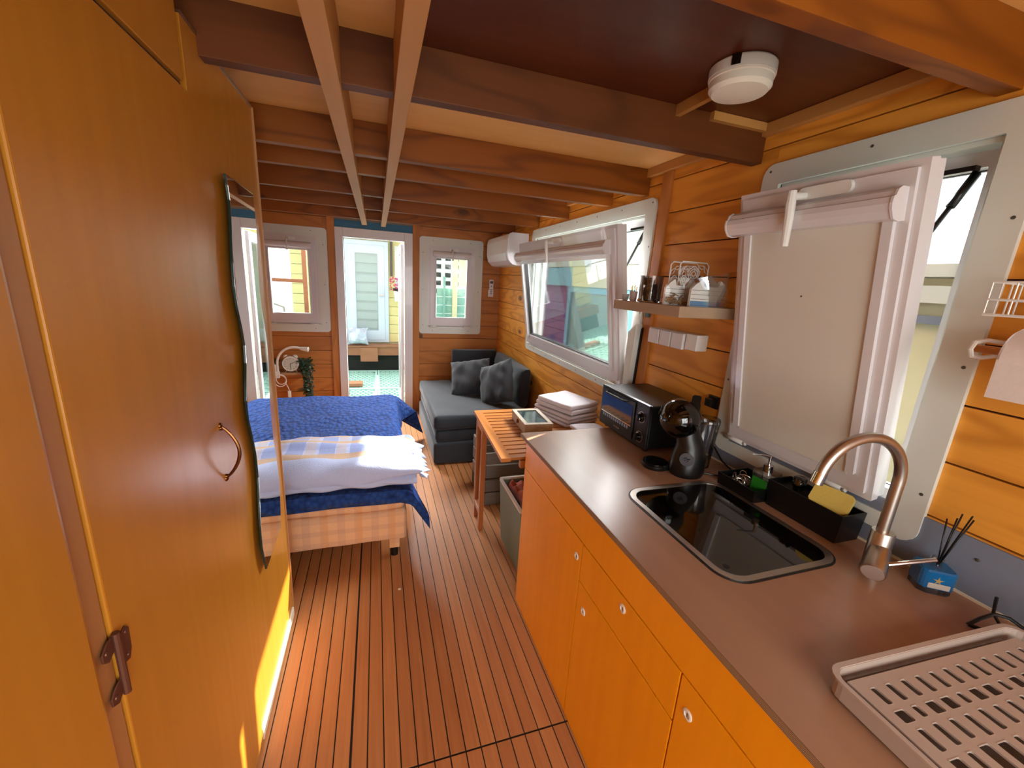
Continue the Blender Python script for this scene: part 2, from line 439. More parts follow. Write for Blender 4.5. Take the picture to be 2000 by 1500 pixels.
# far wall
HL = (-1.12, -.56, 1.0, 1.93); HD = (-.365, .345, 0, 1.975); HF = (.545, 1.105, 1.0, 1.93)
wf = MB()
for a0, a1, b0, b1 in cut((XL-.1, XR+.1, -.06, CZ+.06), [HL, HD, HF]): wf.box(a0, a1, YF+.014, YF+.09, b0, b1)
wf = wf.build('wall_far', M['gap'], kind='structure')
for z0, z1 in rowz():
    z0, z1 = max(z0+.0022, 0), min(z1-.0022, CZ)
    if z0 >= CZ: continue
    for x0, x1 in ((XL, -.475), (.46, XR)):
        rs = cut((x0, x1, z0, z1), [(-1.16, -.52, .96, 1.98), (.50, 1.15, .96, 1.98)])
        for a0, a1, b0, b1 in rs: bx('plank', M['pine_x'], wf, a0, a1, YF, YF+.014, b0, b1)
bx('post', M['post'], wf, -.474, -.403, YF-.02, YF+.014, 0, 2.199, bev=.002)
bx('post', M['post'], wf, .385, .459, YF-.02, YF+.014, 0, 2.199, bev=.002)
bx('blue_strip', M['bluestrip'], wf, -.402, .384, YF-.005, YF+.014, 2.025, 2.10)
bx('head_panel', plain('grey_head_panel', '#8A7E70', .7), wf, -.402, .384, YF, YF+.014, 2.101, CZ)
# left and back walls
wl = MB().box(XL-.09, XL-.014, YB-.1, YF+.1, -.06, CZ+.06).build('wall_left', M['post'], kind='structure')
for z0, z1 in rowz():
    if z0 < CZ: bx('plank', M['pine'], wl, XL-.014, XL, YB, YF, max(z0+.0018, 0), min(z1-.0018, CZ))
wb = MB()
for a0, a1, b0, b1 in cut((XL-.1, XR+.1, -.06, CZ+.06), [(-.45, 1.15, .35, 2.1)]): wb.box(a0, a1, YB-.09, YB, b0, b1)
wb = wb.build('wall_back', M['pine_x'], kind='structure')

# ------------------------------------------------------------------ windows
def screws(par, pts, ax, m=None):
    for p in pts: MB().lathe(p, [(.0045, 0), (.0045, .0008), (.002, .0012)], 8, ax).build('screw', m or M['dimple'], par)
def sash_window(name, yz, flange, tilt_top, blackout, O):
    """bottom-hung window in the right wall, tilted into the room; yz = sash y0 y1 z0 z1"""
    y0, y1, z0, z1 = yz; f0, f1, g0, g1 = flange
    fr = frame((XR, 0, 0), (0, 1, 0), (0, 0, 1), (-1, 0, 0))
    mb = MB(); ringplate(mb, rrect(f0, f1, g0, g1, .045), rrect(O[0], O[1], z0-.03, z1+.045, .004), .014, fr)
    win = mb.build(name, M['white'], kind='structure')
    # reveal and fixed frame
    mb = MB(); Y0, Y1, Z0, Z1 = O[0], O[1], z0-.03, z1+.045
    ringplate(mb, rrect(Y0-.001, Y1+.001, Z0-.001, Z1+.001, .003), rrect(Y0+.012, Y1-.012, Z0+.012, Z1-.012, .003), .075, frame((XR+.08, 0, 0), (0, 1, 0), (0, 0, 1), (-1, 0, 0)))
    mb.build('reveal', M['white'], win)
    mb = MB(); ringplate(mb, rrect(Y0+.01, Y1-.01, Z0+.01, Z1-.01, .003), rrect(Y0+.05, Y1-.05, Z0+.05, Z1-.05, .003), .04, frame((XR+.1, 0, 0), (0, 1, 0), (0, 0, 1), (-1, 0, 0)))
    mb.build('fixed_frame', M['pvc'], win)
    mb = MB(); ringplate(mb, rrect(Y0+.046, Y1-.046, Z0+.046, Z1-.046, .003), rrect(Y0+.053, Y1-.053, Z0+.053, Z1-.053, .003), .012, frame((XR+.105, 0, 0), (0, 1, 0), (0, 0, 1), (-1, 0, 0)))
    mb.build('seal', M['rub'], win)
    n = max(3, int((f1-f0)/.25))
    pts = [(XR-.014, f0+.03+(f1-f0-.06)*i/(n-1), g1-.025) for i in range(n)] + [(XR-.014, f0+.03+(f1-f0-.06)*(i+.3)/(n-1), g0+.022) for i in range(n-1)]
    pts += [(XR-.014, f0+.018, z) for z in (g0+.15, g0+.5, g0+.85)] + [(XR-.014, f1-.018, z) for z in (g0+.3, g0+.75)]
    screws(win, pts, (-1, 0, 0))
    # tilted sash: local frame u = y, v = up along the sash, w = into the room
    H = z1-z0; a = math.asin(tilt_top/H)
    fr = frame((XR-.002, 0, z0), (0, 1, 0), (-sin(a), 0, cos(a)), (-cos(a), 0, -sin(a)))
    def T(u, v, w): return fr @ Vector((u, v, w))
    bw = .095 if not blackout else .075
    mb = MB(); ringplate(mb, rrect(y0, y1, 0, H, .003), rrect(y0+bw, y1-bw, bw, H-bw, .003), .03, fr); 
    ringplate(mb, rrect(y0+.018, y1-.018, .018, H-.018, .003), rrect(y0+bw-.006, y1-bw+.006, bw-.006, H-bw+.006, .003), .04, fr)
    ringplate(mb, rrect(y0+.004, y1-.004, .004, H-.004, .003), rrect(y0+.05, y1-.05, .05, H-.05, .003), -.028, fr)
    sash = mb.build('sash', M['pvc'], win)
    mb = MB(); ringplate(mb, rrect(y0+bw-.001, y1-bw+.001, bw-.001, H-bw+.001, .002), rrect(y0+bw+.006, y1-bw-.006, bw+.006, H-bw-.006, .002), .028, fr)
    mb.build('gasket', M['rub'], sash)
    MB().prism([(y0+bw-.004, bw-.004), (y1-bw+.004, bw-.004), (y1-bw+.004, H-bw+.004), (y0+bw-.004, H-bw+.004)], .006, fr @ Matrix.Translation((0, 0, .01))).build('pane', M['glass'], sash)
    # blind cassette, side rails, fabric
    c0, c1 = (y0+.035, y1+.0) if blackout else (y0+.06, y1+.0)
    vc = H-.098 if blackout else H-.115
    prof = [(0.0, -.036), (.0, .036), (.022, .040), (.034, .034), (.040, .022), (.046, .02), (.05, .006), (.048, -.01), (.038, -.03), (.02, -.036)]
    fc = fr @ Matrix.Translation((c0, vc, .04)) @ Matrix(((0, 0, 1, 0), (0, 1, 0, 0), (1, 0, 0, 0), (0, 0, 0, 1)))
    cas = MB().prism(prof, c1-c0, fc).build('blind_cassette', M['pvc'], win)
    for u in (c0-.006, c1):
        fe = fr @ Matrix.Translation((u, vc, .04)) @ Matrix(((0, 0, 1, 0), (0, 1, 0, 0), (1, 0, 0, 0), (0, 0, 0, 1)))
        MB().prism([(p[0]*1.04, p[1]*1.06) for p in prof], .006, fe).build('end_cap', M['pvc'], cas)
    for u in (y0+bw-.03, y1-bw+.006):
        MB().prism(rrect(u, u+.024, .07, vc-.03, .004, 2), .012, fr @ Matrix.Translation((0, 0, .04))).build('blind_rail', M['pvc'], win)
    if blackout:
        MB().prism([(y0+bw-.008, .062), (y1-bw+.008, .062), (y1-bw+.008, vc), (y0+bw-.008, vc)], .002, fr @ Matrix.Translation((0, 0, .043))).build('blackout_blind', M['blind'], win)
        MB().lathe(T((y0+y1)/2, H-.33, .0455), [(.003, 0), (.002, .001)], 8, (-1, 0, 0)).build('blind_hole', M['dimple'], win)
    else:
        MB().prism(rrect(y0+bw-.01, y1-bw+.01, vc-.06, vc-.03, .004, 2), .016, fr @ Matrix.Translation((0, 0, .038))).build('blind_bar', M['pvc'], win)
    # handle: rosette + horizontal neck + hanging grip
    ym = .905 if blackout else 2.80
    hd = MB().prism(rrect(ym-.05, ym+.10, H-.05, H-.016, .016), .012, fr @ Matrix.Translation((0, 0, .04))).build('handle', M['plastic'], win)
    g = MB(); hu = ym+.08
    g.tube([T(hu, H-.038, .05), T(hu, H-.038, .095)], .011, 10)
    g.tube([T(hu, H-.022, .098), T(hu, H-.06, .102), T(hu, H-.10, .104), T(hu+.004, H-.175, .108)], [.011, .013, .012, .010], 10)
    g.build('handle_grip', M['plastic'], hd)
    # hinges at foot of sash
    for u in ((y1-.03, y0+.13) if blackout else (y1-.03, y0+.1)):
        MB().tube([(XR-.03, u-.045, z0-.008), (XR-.03, u+.045, z0-.008)], .009, 10).tube([(XR-.03, u-.06, z0-.008), (XR-.03, u-.05, z0-.008)], .006, 8).build('hinge', M['plastic'], win)
    # scissor stay on near side
    st = MB(); p0 = Vector((XR+.045, O[0]+.062, z1-.02)); p1 = T(y0+.07, H*.70, -.035)
    st.tube([p0, p1], .006, 6).tube([p0, p0+(p1-p0)*.32], .010, 6)
    st.build('stay_arm', M['blk'], win)
    bx('stay_track', M['blk'], win, XR+.02, XR+.04, O[0]+.055, O[0]+.18, z1-.018, z1-.006)
    return win
w1 = sash_window('window_1', (.70, 1.235, 1.022, 1.935), (.588, 1.318, .94, 2.052), .15, True, (.663, 1.247))
w2 = sash_window('window_2', (2.05, 3.68, 1.03, 1.93), (1.955, 3.785, .955, 2.052), .14, False, (2.038, 3.692))

def far_window(name, x0, x1, z0, z1, gx0, gx1, gz0, gz1):
    fr = frame((0, YF, 0), (1, 0, 0), (0, 0, 1), (0, -1, 0))
    mb = MB(); ringplate(mb, rrect(x0, x1, z0, z1, .035), rrect(x0+.085, x1-.085, z0+.075, z1-.075, .003), .014, fr)
    win = mb.build(name, M['white'], kind='structure')
    pts = [(x0+.04, YF-.014, z) for z in (z0+.1, z0+.5, z0+.9)] + [(x1-.04, YF-.014, z) for z in (z0+.1, z0+.5, z0+.9)] + [(x, YF-.014, z1-.035) for x in (x0+.15, x1-.15)] + [(x, YF-.014, z0+.035) for x in (x0+.15, x1-.15)]
    screws(win, pts, (0, -1, 0))
    mb = MB(); ringplate(mb, rrect(x0+.083, x1-.083, z0+.073, z1-.073, .003), rrect(x0+.10, x1-.10, z0+.09, z1-.09, .003), .10, frame((0, YF+.09, 0), (1, 0, 0), (0, 0, 1), (0, -1, 0)))
    mb.build('reveal', M['white'], win)
    s0, s1, t0, t1 = x0+.10, x1-.10, z0+.085, z1-.09
    mb = MB(); fs = frame((0, YF+.03, 0), (1, 0, 0), (0, 0, 1), (0, -1, 0))
    ringplate(mb, rrect(s0, s1, t0, t1, .003), rrect(gx0, gx1, gz0, gz1+.06, .003), .04, fs)
    ringplate(mb, rrect(s0+.02, s1-.02, t0+.02, t1-.02, .003), rrect(gx0-.008, gx1+.008, gz0-.008, gz1+.07, .003), .048, fs)
    sash = mb.build('sash', M['pvc'], win)
    bx('pane', M['glass'], sash, gx0-.004, gx1+.004, YF+.01, YF+.016, gz0-.004, gz1+.064)
    cas = MB().tube([(gx0-.04, YF-.04, gz1+.045), (gx1+.04, YF-.04, gz1+.045)], .03, 12).build('blind_cassette', M['pvc'], win)
    bx('blind_bar', M['pvc'], win, gx0, gx1, YF-.035, YF-.018, gz1-.002, gz1+.02)
    for u in (gx0-.012, gx1): bx('blind_rail', M['pvc'], win, u, u+.012, YF-.032, YF-.018, gz0-.01, gz1+.04)
    xm = (gx0+gx1)/2
    hd = MB().prism(rrect(xm-.035, xm+.075, t1-.05, t1-.02, .014), .012, frame((0, YF-.018, 0), (1, 0, 0), (0, 0, 1), (0, -1, 0))).build('handle', M['plastic'], win)
    MB().tube([(xm, YF-.03, t1-.035), (xm, YF-.072, t1-.035)], .009, 8).tube([(xm, YF-.074, t1-.03), (xm, YF-.08, t1-.15)], .01, 8).build('handle_grip', M['plastic'], hd)
    for u in (s0+.06, s1-.06): MB().tube([(u-.04, YF-.025, t0), (u+.04, YF-.025, t0)], .008, 8).build('hinge', M['plastic'], win)
    return win
far_window('window_3', .459, 1.18, .94, 2.01, .645, .995, 1.13, 1.79)
far_window('window_4', -1.20, -.478, .935, 2.0, -1.02, -.665, 1.13, 1.77)

# front door opening: white frame, open leaf seen edge-on at the right
fr = frame((0, YF, 0), (1, 0, 0), (0, 0, 1), (0, -1, 0))
mb = MB(); mb.box(-.402, -.322, YF-.035, YF+.09, 0, 2.024, bev=.004); mb.box(.296, .384, YF-.035, YF+.09, 0, 2.024, bev=.004); mb.box(-.322, .296, YF-.035, YF+.09, 1.932, 2.024, bev=.004)
dr = mb.build('door_1', M['pvc'], kind='structure')
bx('seal', M['rub'], dr, -.3225, -.318, YF+.03, YF+.036, .02, 1.93)
bx('threshold', M['steel'], dr, -.322, .296, YF-.02, YF+.09, 0, .018)
leaf = MB(); fl_ = frame((.262, YF+.09, 0), (0, 1, 0), (0, 0, 1), (1, 0, 0))
ringplate(leaf, rrect(0, .6, .03, 1.92, .003), rrect(.09, .51, .13, 1.82, .003), .03, fl_)
leaf = leaf.build('leaf', M['pvc'], dr)
bx('pane', M['glass'], leaf, .274, .280, YF+.17, YF+.61, .12, 1.83)
# glazed opening added behind the camera to let the fill in
mb = MB(); ringplate(mb, rrect(-.45, 1.15, .35, 2.1, .004), rrect(-.38, 1.08, .42, 2.03, .004), .09, frame((0, YB, 0), (1, 0, 0), (0, 0, 1), (0, -1, 0)))
mb.box(.32, .38, YB-.08, YB-.01, .42, 2.03)
w5 = mb.build('fill_opening', M['pvc'], kind='structure')
bx('pane', M['glass'], w5, -.385, 1.085, YB-.05, YB-.044, .415, 2.035)
# white trunking beside the post
t = MB(); t.prism([(1.945, .93), (1.995, .93), (2.0, 1.35), (1.93, 1.40), (1.925, 1.37)], .04, frame((1.384, 0, 0), (0, 1, 0), (0, 0, 1), (-1, 0, 0)), bev=.003)
t = t.build('trim_1', M['white'], kind='structure')
MB().prism([(1.934, .93), (1.942, .93), (1.922, 1.37), (1.914, 1.38)], .012, frame((1.384, 0, 0), (0, 1, 0), (0, 0, 1), (-1, 0, 0))).build('dark_gap_strip', M['blk'], t)  # black strip drawn where the gap beside the trunking looks dark

# ================================================================== WARDROBE
XW = -.398
wd = thing('wardrobe', (-.7, .5, 0), 'tall orange plywood wardrobe along the left side of the aisle', 'wardrobe')
bx('carcass', M['ward'], wd, -1.0, XW-.020, -1.0, 1.825, .0, 2.11, bev=.002)
bx('top_cupboard', M['ward'], wd, -1.0, XW-.012, -1.0, 1.21, 2.111, 2.198)
d = bx('door', M['ward'], wd, XW-.0195, XW, .674, 1.252, .012, 1.955, bev=.003)
bx('fascia_panel', M['ward'], wd, XW-.0195, XW-.001, -.99, 1.225, 1.968, 2.197, bev=.002, label='upper fascia panel over the doors')
bx('shadow_gap', M['gap'], wd, XW-.0198, XW-.012, .674, 1.24, 1.955, 1.968)
bx('stile', M['stile'], wd, XW-.0195, XW-.004, .632, .670, .0, 1.966, bev=.003, label='paler stile between two doors')
bx('door', M['ward'], wd, XW-.0195, XW+.004, .03, .628, .012, 1.955, bev=.008)
bx('side_panel', M['ward'], wd, XW-.0195, XW-.005, 1.256, 1.822, .045, 2.112, bev=.002, label='fixed panel with the mirror')
bx('edge_trim', M['stile'], wd, XW-.022, XW+.001, 1.823, 1.829, .0, 2.114)
bx('edge_trim', M['steel'], wd, XW-.03, XW-.002, 1.256, 1.829, 2.1125, 2.117)
bx('plinth', M['cream'], wd, XW-.0195, XW+.001, 1.256, 1.822, .0, .044, bev=.003, label='cream painted plinth')
hn = MB()
def leafp(mb, pts): mb.prism(pts, .003, frame((XW, 0, 0), (0, 1, 0), (0, 0, 1), (1, 0, 0)), bev=.0008)
leafp(hn, [(.675, 1.000), (.700, 1.008), (.708, .998), (.706, .960), (.698, .945), (.675, .952)])
leafp(hn, [(.668, 1.018), (.668, .992), (.652, .985), (.640, .995), (.640, 1.008), (.655, 1.018)])
leafp(hn, [(.668, .938), (.668, .912), (.655, .903), (.641, .912), (.640, .925), (.652, .935)])
hn.tube([(XW+.005, .672, .905), (XW+.005, .672, 1.02)], .0055, 10)
for y, z in ((.698, .998), (.695, .957), (.649, 1.004), (.650, .92)): hn.lathe((XW+.003, y, z), [(.004, 0), (.003, .0016)], 8, (1, 0, 0))
hn.build('hinge', M['hinge'], wd, label='brown metal hinge')
hd = MB(); hp = []
for i in range(17):
    t_ = i/16; z = 1.022+(1.165-1.022)*t_; hp.append((XW+.004+.034*sin(pi*t_)**.8, 1.196, z))
hd.tube(hp, [.0035+.0012*sin(pi*i/16) for i in range(17)], 8)
for z in (1.018, 1.169): hd.lathe((XW, 1.196, z), [(.008, 0), (.0075, .003), (.004, .006), (.0, .007)], 12, (1, 0, 0)); 
for z in (1.024, 1.162): hd.lathe((XW, 1.196, z), [(.0065, 0), (.006, .005), (.0, .008)], 12, (1, 0, 0))
hd.build('handle', M['bronze'], wd, label='arched bronze handle')

# wavy mirror
def px(x, y, xw):           # a pixel measured on the photograph -> point on the plane x = xw
    X = (x-1000)/FPX; Y = (y-750)/FPX; dd = rr*X - uu*Y + fw; k = xw/dd.x; return (dd.y*k, 1.58+dd.z*k)
Lp = [(30, 35), (38, 75), (47, 130), (51, 200), (53, 270), (57, 360), (64, 450), (76, 530), (92, 600), (104, 665), (108, 730), (107, 800), (108, 870), (116, 940), (132, 1000), (146, 1070), (154, 1150), (158, 1240), (161, 1330), (168, 1410), (177, 1455), (185, 1484)]
Rp = [(243, 1330), (242, 1250), (238, 1160), (228, 1080), (216, 1010), (208, 940), (203, 870), (200, 800), (199, 730), (194, 660), (184, 590), (172, 520), (164, 450), (160, 380), (157, 310), (154, 230), (147, 160), (141, 108)]
AL = radians(-1.4); MX, MY = XW+.0105, 1.6          # the mirror stands a little off the panel, turned about a vertical axis
out = [px(420+a/1.875, 320+b/1.875, MX) for a, b in Lp + Rp]
mr = thing('mirror', (MX, MY, 1.2), 'tall wavy-edged frameless mirror on the end panel of the wardrobe', 'mirror')
fm = frame((MX-sin(AL)*MY, MY-cos(AL)*MY, 0), (sin(AL), cos(AL), 0), (0, 0, 1), (cos(AL), -sin(AL), 0)) @ Matrix.Translation((0, 0, -.0055))
MB().prism(out, .0055, fm).build('backing', M['mirror_edge'], mr)
cy = sum(p[0] for p in out)/len(out); cz = sum(p[1] for p in out)/len(out)
MB().prism([(cy+(p[0]-cy)*.985, cz+(p[1]-cz)*.997) for p in out], .0006, fm @ Matrix.Translation((0, 0, .0055))).build('silvered_glass', M['mirror'], mr)
for z in (.62, 1.2, 1.75): bx('standoff', M['mirror_edge'], mr, XW-.0049, XW+.004, 1.50, 1.53, z, z+.03)

# ================================================================== KITCHEN UNIT
XC = .647
kc = thing('kitchen_cabinet', (1.0, .7, 0), 'long orange plywood kitchen base cabinet under the brown worktop', 'cabinet')
bx('carcass', M['cab'], kc, XC+.019, 1.384, -.98, 1.655, 0, .8635)
bx('gap_lining', M['gap'], kc, XC+.012, XC+.0188, -.98, 1.65, .01, .86)
bx('fascia', M['cab'], kc, XC, XC+.018, -.98, 1.658, .7395, .8635, bev=.0015)
def door_(n, y0, y1, z0, z1, ky, kz):
    d = bx(n, M['cab'], kc, XC, XC+.018, y0, y1, z0, z1, bev=.0015)
    mb = MB(); mb.lathe((XC+.001, ky, kz), [(.0135, 0), (.0135, .003), (.0115, .0042), (.008, .0042), (.0068, .002), (.0, .002)], 20, (-1, 0, 0))
    k = mb.build('finger_pull', M['plastic'], d)
    MB().prism(rrect(ky-.0012, ky+.0012, kz-.006, kz+.006, .001, 2), .0006, frame((XC-.0012, 0, 0), (0, 1, 0), (0, 0, 1), (-1, 0, 0))).build('pull_slot', M['dimple'], d)
door_('door', 1.0715, 1.658, .004, .7345, 1.1, .665)
door_('drawer', .583, 1.0665, .5945, .7345, .816, .70)
door_('door', .583, 1.0665, .004, .5895, 1.016, .508)
door_('door', .05, .578, .004, .7345, .543, .66)
door_('door', -.49, .045, .004, .7345, .0, .66)

wt = thing('worktop', (1.0, .7, .8645), 'brown film-faced plywood worktop over the orange cabinets', 'worktop')
bx('board', M['worktop'], wt, XC-.003, 1.391, -.98, 1.735, .8645, .882, bev=.001)
bx('ply_edge', M['plyedge'], wt, XC-.0042, XC-.0031, -.98, 1.735, .865, .8812, label='layered raw plywood edge')
# worn chips along the front edge
# ---- sink with glass lid
sk = thing('sink', (1.02, .88, .882), 'inset sink with black glass lid and steel rim in the brown worktop', 'sink')
fr = frame((0, 0, .8822), (1, 0, 0), (0, 1, 0), (0, 0, 1))
mb = MB(); ringplate(mb, rrect(.818, 1.225, .643, 1.128, .07, 8), rrect(.836, 1.207, .661, 1.110, .056, 8), .004, fr); mb.build('rim', M['steel'], sk)
MB().prism(rrect(.8365, 1.2065, .6615, 1.1095, .0555, 8), .0025, fr, bev=0).build('glass_lid', M['blkgloss'], sk)
mb = MB(); ringplate(mb, rrect(.8125, 1.2305, .6375, 1.1335, .075, 8), rrect(.8175, 1.2255, .6425, 1.1285, .07, 8), .0014, fr); mb.build('seal', M['rub'], sk)
MB().lathe((.865, .705, .8848), [(.0085, 0), (.0085, .0008), (.0, .0009)], 16).build('lid_hole_ring', M['blk'], sk)
# ---- tap
bxp, byp, zc, R_, th, ea = 1.2635, .6005, 1.145, .118, 2.969, 2.93
fc = thing('tap', (1.255, .6, .882), 'brushed steel swan-neck kitchen tap beside the sink', 'tap')
MB().lathe((1.255, .597, .8822), [(.027, 0), (.027, .008), (.0255, .01), (.0255, .118), (.024, .121), (.013, .121)], 28).build('body', M['steel'], fc)
sp = [(bxp-.008, byp, .99), (bxp-.006, byp, 1.06)]
for i in range(29):
    a = ea*i/28; q = R_*(1-cos(a)); sp.append((bxp-.004+cos(th)*q, byp+sin(th)*q, zc+R_*sin(a)))
MB().tube(sp, .0135, 18).build('spout', M['steel'], fc)
e1, e0 = Vector(sp[-1]), Vector(sp[-2]); dv = (e1-e0).normalized()
MB().tube([e1-dv*.001, e1+dv*.028], .0148, 18).build('aerator', M['chrome'], fc)
# side cartridge with disc pointing into the aisle and toward the viewer
cdir = Vector((-.087, -.040, -.035)).normalized(); c0 = Vector((1.25, .59, .952))
M['cap'] = plain('satin_cap', '#C0AEA4', .5, .5)
MB().lathe(c0, [(.0235, 0), (.0255, .03), (.0265, .082), (.0255, .086), (.0, .0862)], 26, cdir).build('cartridge', M['steel'], fc)
MB().lathe(c0+cdir*.0863, [(.0235, 0), (.0235, .0008), (.0, .001)], 26, cdir).build('cartridge_cap', M['cap'], fc, label='pale satin end cap')
ldir = Vector((.085, -.045, .032)).normalized(); l0 = c0 + cdir*.06 + Vector((.008, -.008, .006))
MB().tube([l0, l0+ldir*.05, l0+ldir*.118], [.0058, .0052, .0056], 10).build('lever', M['chrome'], fc)

# ---- black sink caddy and what stands in it
ca = thing('sink_caddy', (1.3, .93, .882), 'black two-level plastic sink caddy behind the sink', 'caddy')
def tubbox(mb, x0, x1, y0, y1, z0, z1, t=.004, floor=True, taper=0):
    o = [(x0, y0), (x1, y0), (x1, y1), (x0, y1)]; ii = [(x0+t, y0+t), (x1-t, y0+t), (x1-t, y1-t), (x0+t, y1-t)]
    cxm, cym = (x0+x1)/2, (y0+y1)/2
    def sc_(p, k): return (cxm+(p[0]-cxm)*k, cym+(p[1]-cym)*k)
    k = 1-taper
    rings = [[(*sc_(p, k), z0) for p in o], [(*p, z1) for p in o], [(*p, z1) for p in ii], [(*sc_(p, k), z0+t) for p in ii]]
    V = [[mb.b.verts.new(p) for p in r] for r in rings]
    for A, B in zip(V, V[1:]):
        for i in range(4): mb.b.faces.new((A[i], A[(i+1) % 4], B[(i+1) % 4], B[i]))
    mb.b.faces.new(V[0][::-1]); mb.b.faces.new(V[3]); return mb
tubbox(MB(), 1.275, 1.378, .705, .95, .8825, .975, taper=.05).build('deep_tray', M['blk'], ca)
tubbox(MB(), 1.225, 1.372, .9505, 1.115, .8825, .928, taper=.04).build('shallow_tray', M['blk'], ca)
bx('shelf_lid', M['blk'], ca, 1.281, 1.372, .835, .944, .955, .962)
# scourer
sc = MB()
for k in range(26):
    c = Vector((1.295+random.uniform(-.03, .03), 1.068+random.uniform(-.028, .028), .912+random.uniform(-.018, .016))); r = random.uniform(.008, .02)
    ax = Vector((random.uniform(-1, 1), random.uniform(-1, 1), random.uniform(-.4, .4))).normalized(); s_ = ax.orthogonal().normalized(); t_ = ax.cross(s_)
    sc.tube([c+r*(cos(2*pi*i/14)*s_+sin(2*pi*i/14)*t_) for i in range(14)], .0013, 4, closed=True)
tag(sc.build('scouring_pad', M['steel'], kind=None), 'curly steel scouring pad in the low end of the black caddy', 'scourer')
soap = thing('soap_dispenser', (1.318, .99, .887), 'green soap in a clear square pump bottle at the middle of the black caddy', 'soap dispenser')
MB().prism(rrect(1.283, 1.349, .958, 1.024, .008), .068, frame((0, 0, .887), (1, 0, 0), (0, 1, 0), (0, 0, 1))).build('soap', plain('green_soap', '#2E8A2A', .15), soap)
MB().prism(rrect(1.282, 1.35, .957, 1.025, .009), .022, frame((0, 0, .956), (1, 0, 0), (0, 1, 0), (0, 0, 1))).build('bottle', M['clear'], soap)
MB().lathe((1.316, .991, .978), [(.016, 0), (.016, .024), (.014, .026), (.005, .026), (.005, .058), (.0, .058)], 18).build('pump', M['chrome'], soap)
MB().tube([(1.316, .991, 1.034), (1.29, 1.004, 1.038), (1.262, 1.018, 1.037)], [.0045, .003, .002], 8).build('nozzle', M['chrome'], soap)
bp = thing('pump_bottle', (1.327, .882, .962), 'black pump bottle on the raised lid of the black caddy', 'bottle')
MB().lathe((1.327, .882, .9622), [(.014, 0), (.016, .002), (.016, .012), (.02, .014), (.02, .042), (.018, .045), (.0, .046)], 20).build('cap', M['blkgloss'], bp)
MB().tube([(1.327, .882, 1.0), (1.31, .86, 1.005), (1.305, .853, .997)], .005, 8).build('spout', M['blk'], bp)
spg = MB()
spg.prism(rrect(-.052, .052, -.034, .034, .012), .016, frame((1.325, .775, .985), Vector((.25, -.92, -.05)).normalized(), Vector((.55, .1, .75)).normalized(), Vector((-.8, -.22, .55)).normalized()), bev=.003)
tag(spg.build('sponge', plain('yellow_sponge', '#D8C060', .9, bump=.5, bscale=160)), 'yellow sponge leaning in the deep end of the black caddy', 'sponge')

# ---- reed diffuser
rd = thing('reed_diffuser', (1.335, .515, .882), 'blue glass reed diffuser with black reeds behind the tap', 'diffuser')
fd = frame((1.335, .515, .8822), Vector((.80, -.60, 0)), Vector((.60, .80, 0)), (0, 0, 1))
MB().prism([(-.034, -.02), (-.02, -.03), (.02, -.03), (.034, -.02), (.034, .02), (.02, .03), (-.02, .03), (-.034, .02)], .012, fd).build('glass_foot', M['clear'], rd)
MB().prism([(-.036, -.022), (-.026, -.032), (.026, -.032), (.036, -.022), (.036, .022), (.026, .032), (-.026, .032), (-.036, .022)], .052, fd @ Matrix.Translation((0, 0, .0125)), bev=.004).build('bottle', plain('blue_liquid', '#0E5E96', .08, coat=.5), rd)
MB().lathe((1.335, .515, .9465), [(.014, 0), (.010, .004), (.010, .016), (.013, .018), (.013, .022)], 16).build('neck', M['clear'], rd)
lb = MB(); lb.prism(rrect(-.022, .022, .002, .016, .002, 2), .0006, fd @ frame((0, -.0321, .016), (1, 0, 0), (0, 0, 1), (0, -1, 0)))
lb.build('label_plate', plain('pale_label', '#BBAFA0', .6), rd)
st = MB()
for k in range(5):
    a = 2*pi*(k*2)/5 + .3; st.prism([(0, 0), (.0035*cos(a-.7), .0035*sin(a-.7)), (.012*cos(a), .012*sin(a)), (.0035*cos(a+.7), .0035*sin(a+.7))], .0006, fd @ frame((-.004, -.0322, .040), (1, 0, 0), (0, 0, 1), (0, -1, 0)))
st.build('starfish_print', plain('gold_print', '#A88A50', .5), rd)
for k, (dx, dy) in enumerate(((-.012, .018), (.002, .008), (.016, -.012), (.022, -.006), (-.005, .0))):
    MB().tube([(1.335-dx*.25, .515-dy*.25, .91), (1.335+dx*1.1+.012, .515+dy*1.1-.012, 1.075+.006*k)], .0018, 6).build('reed', M['blk'], rd)

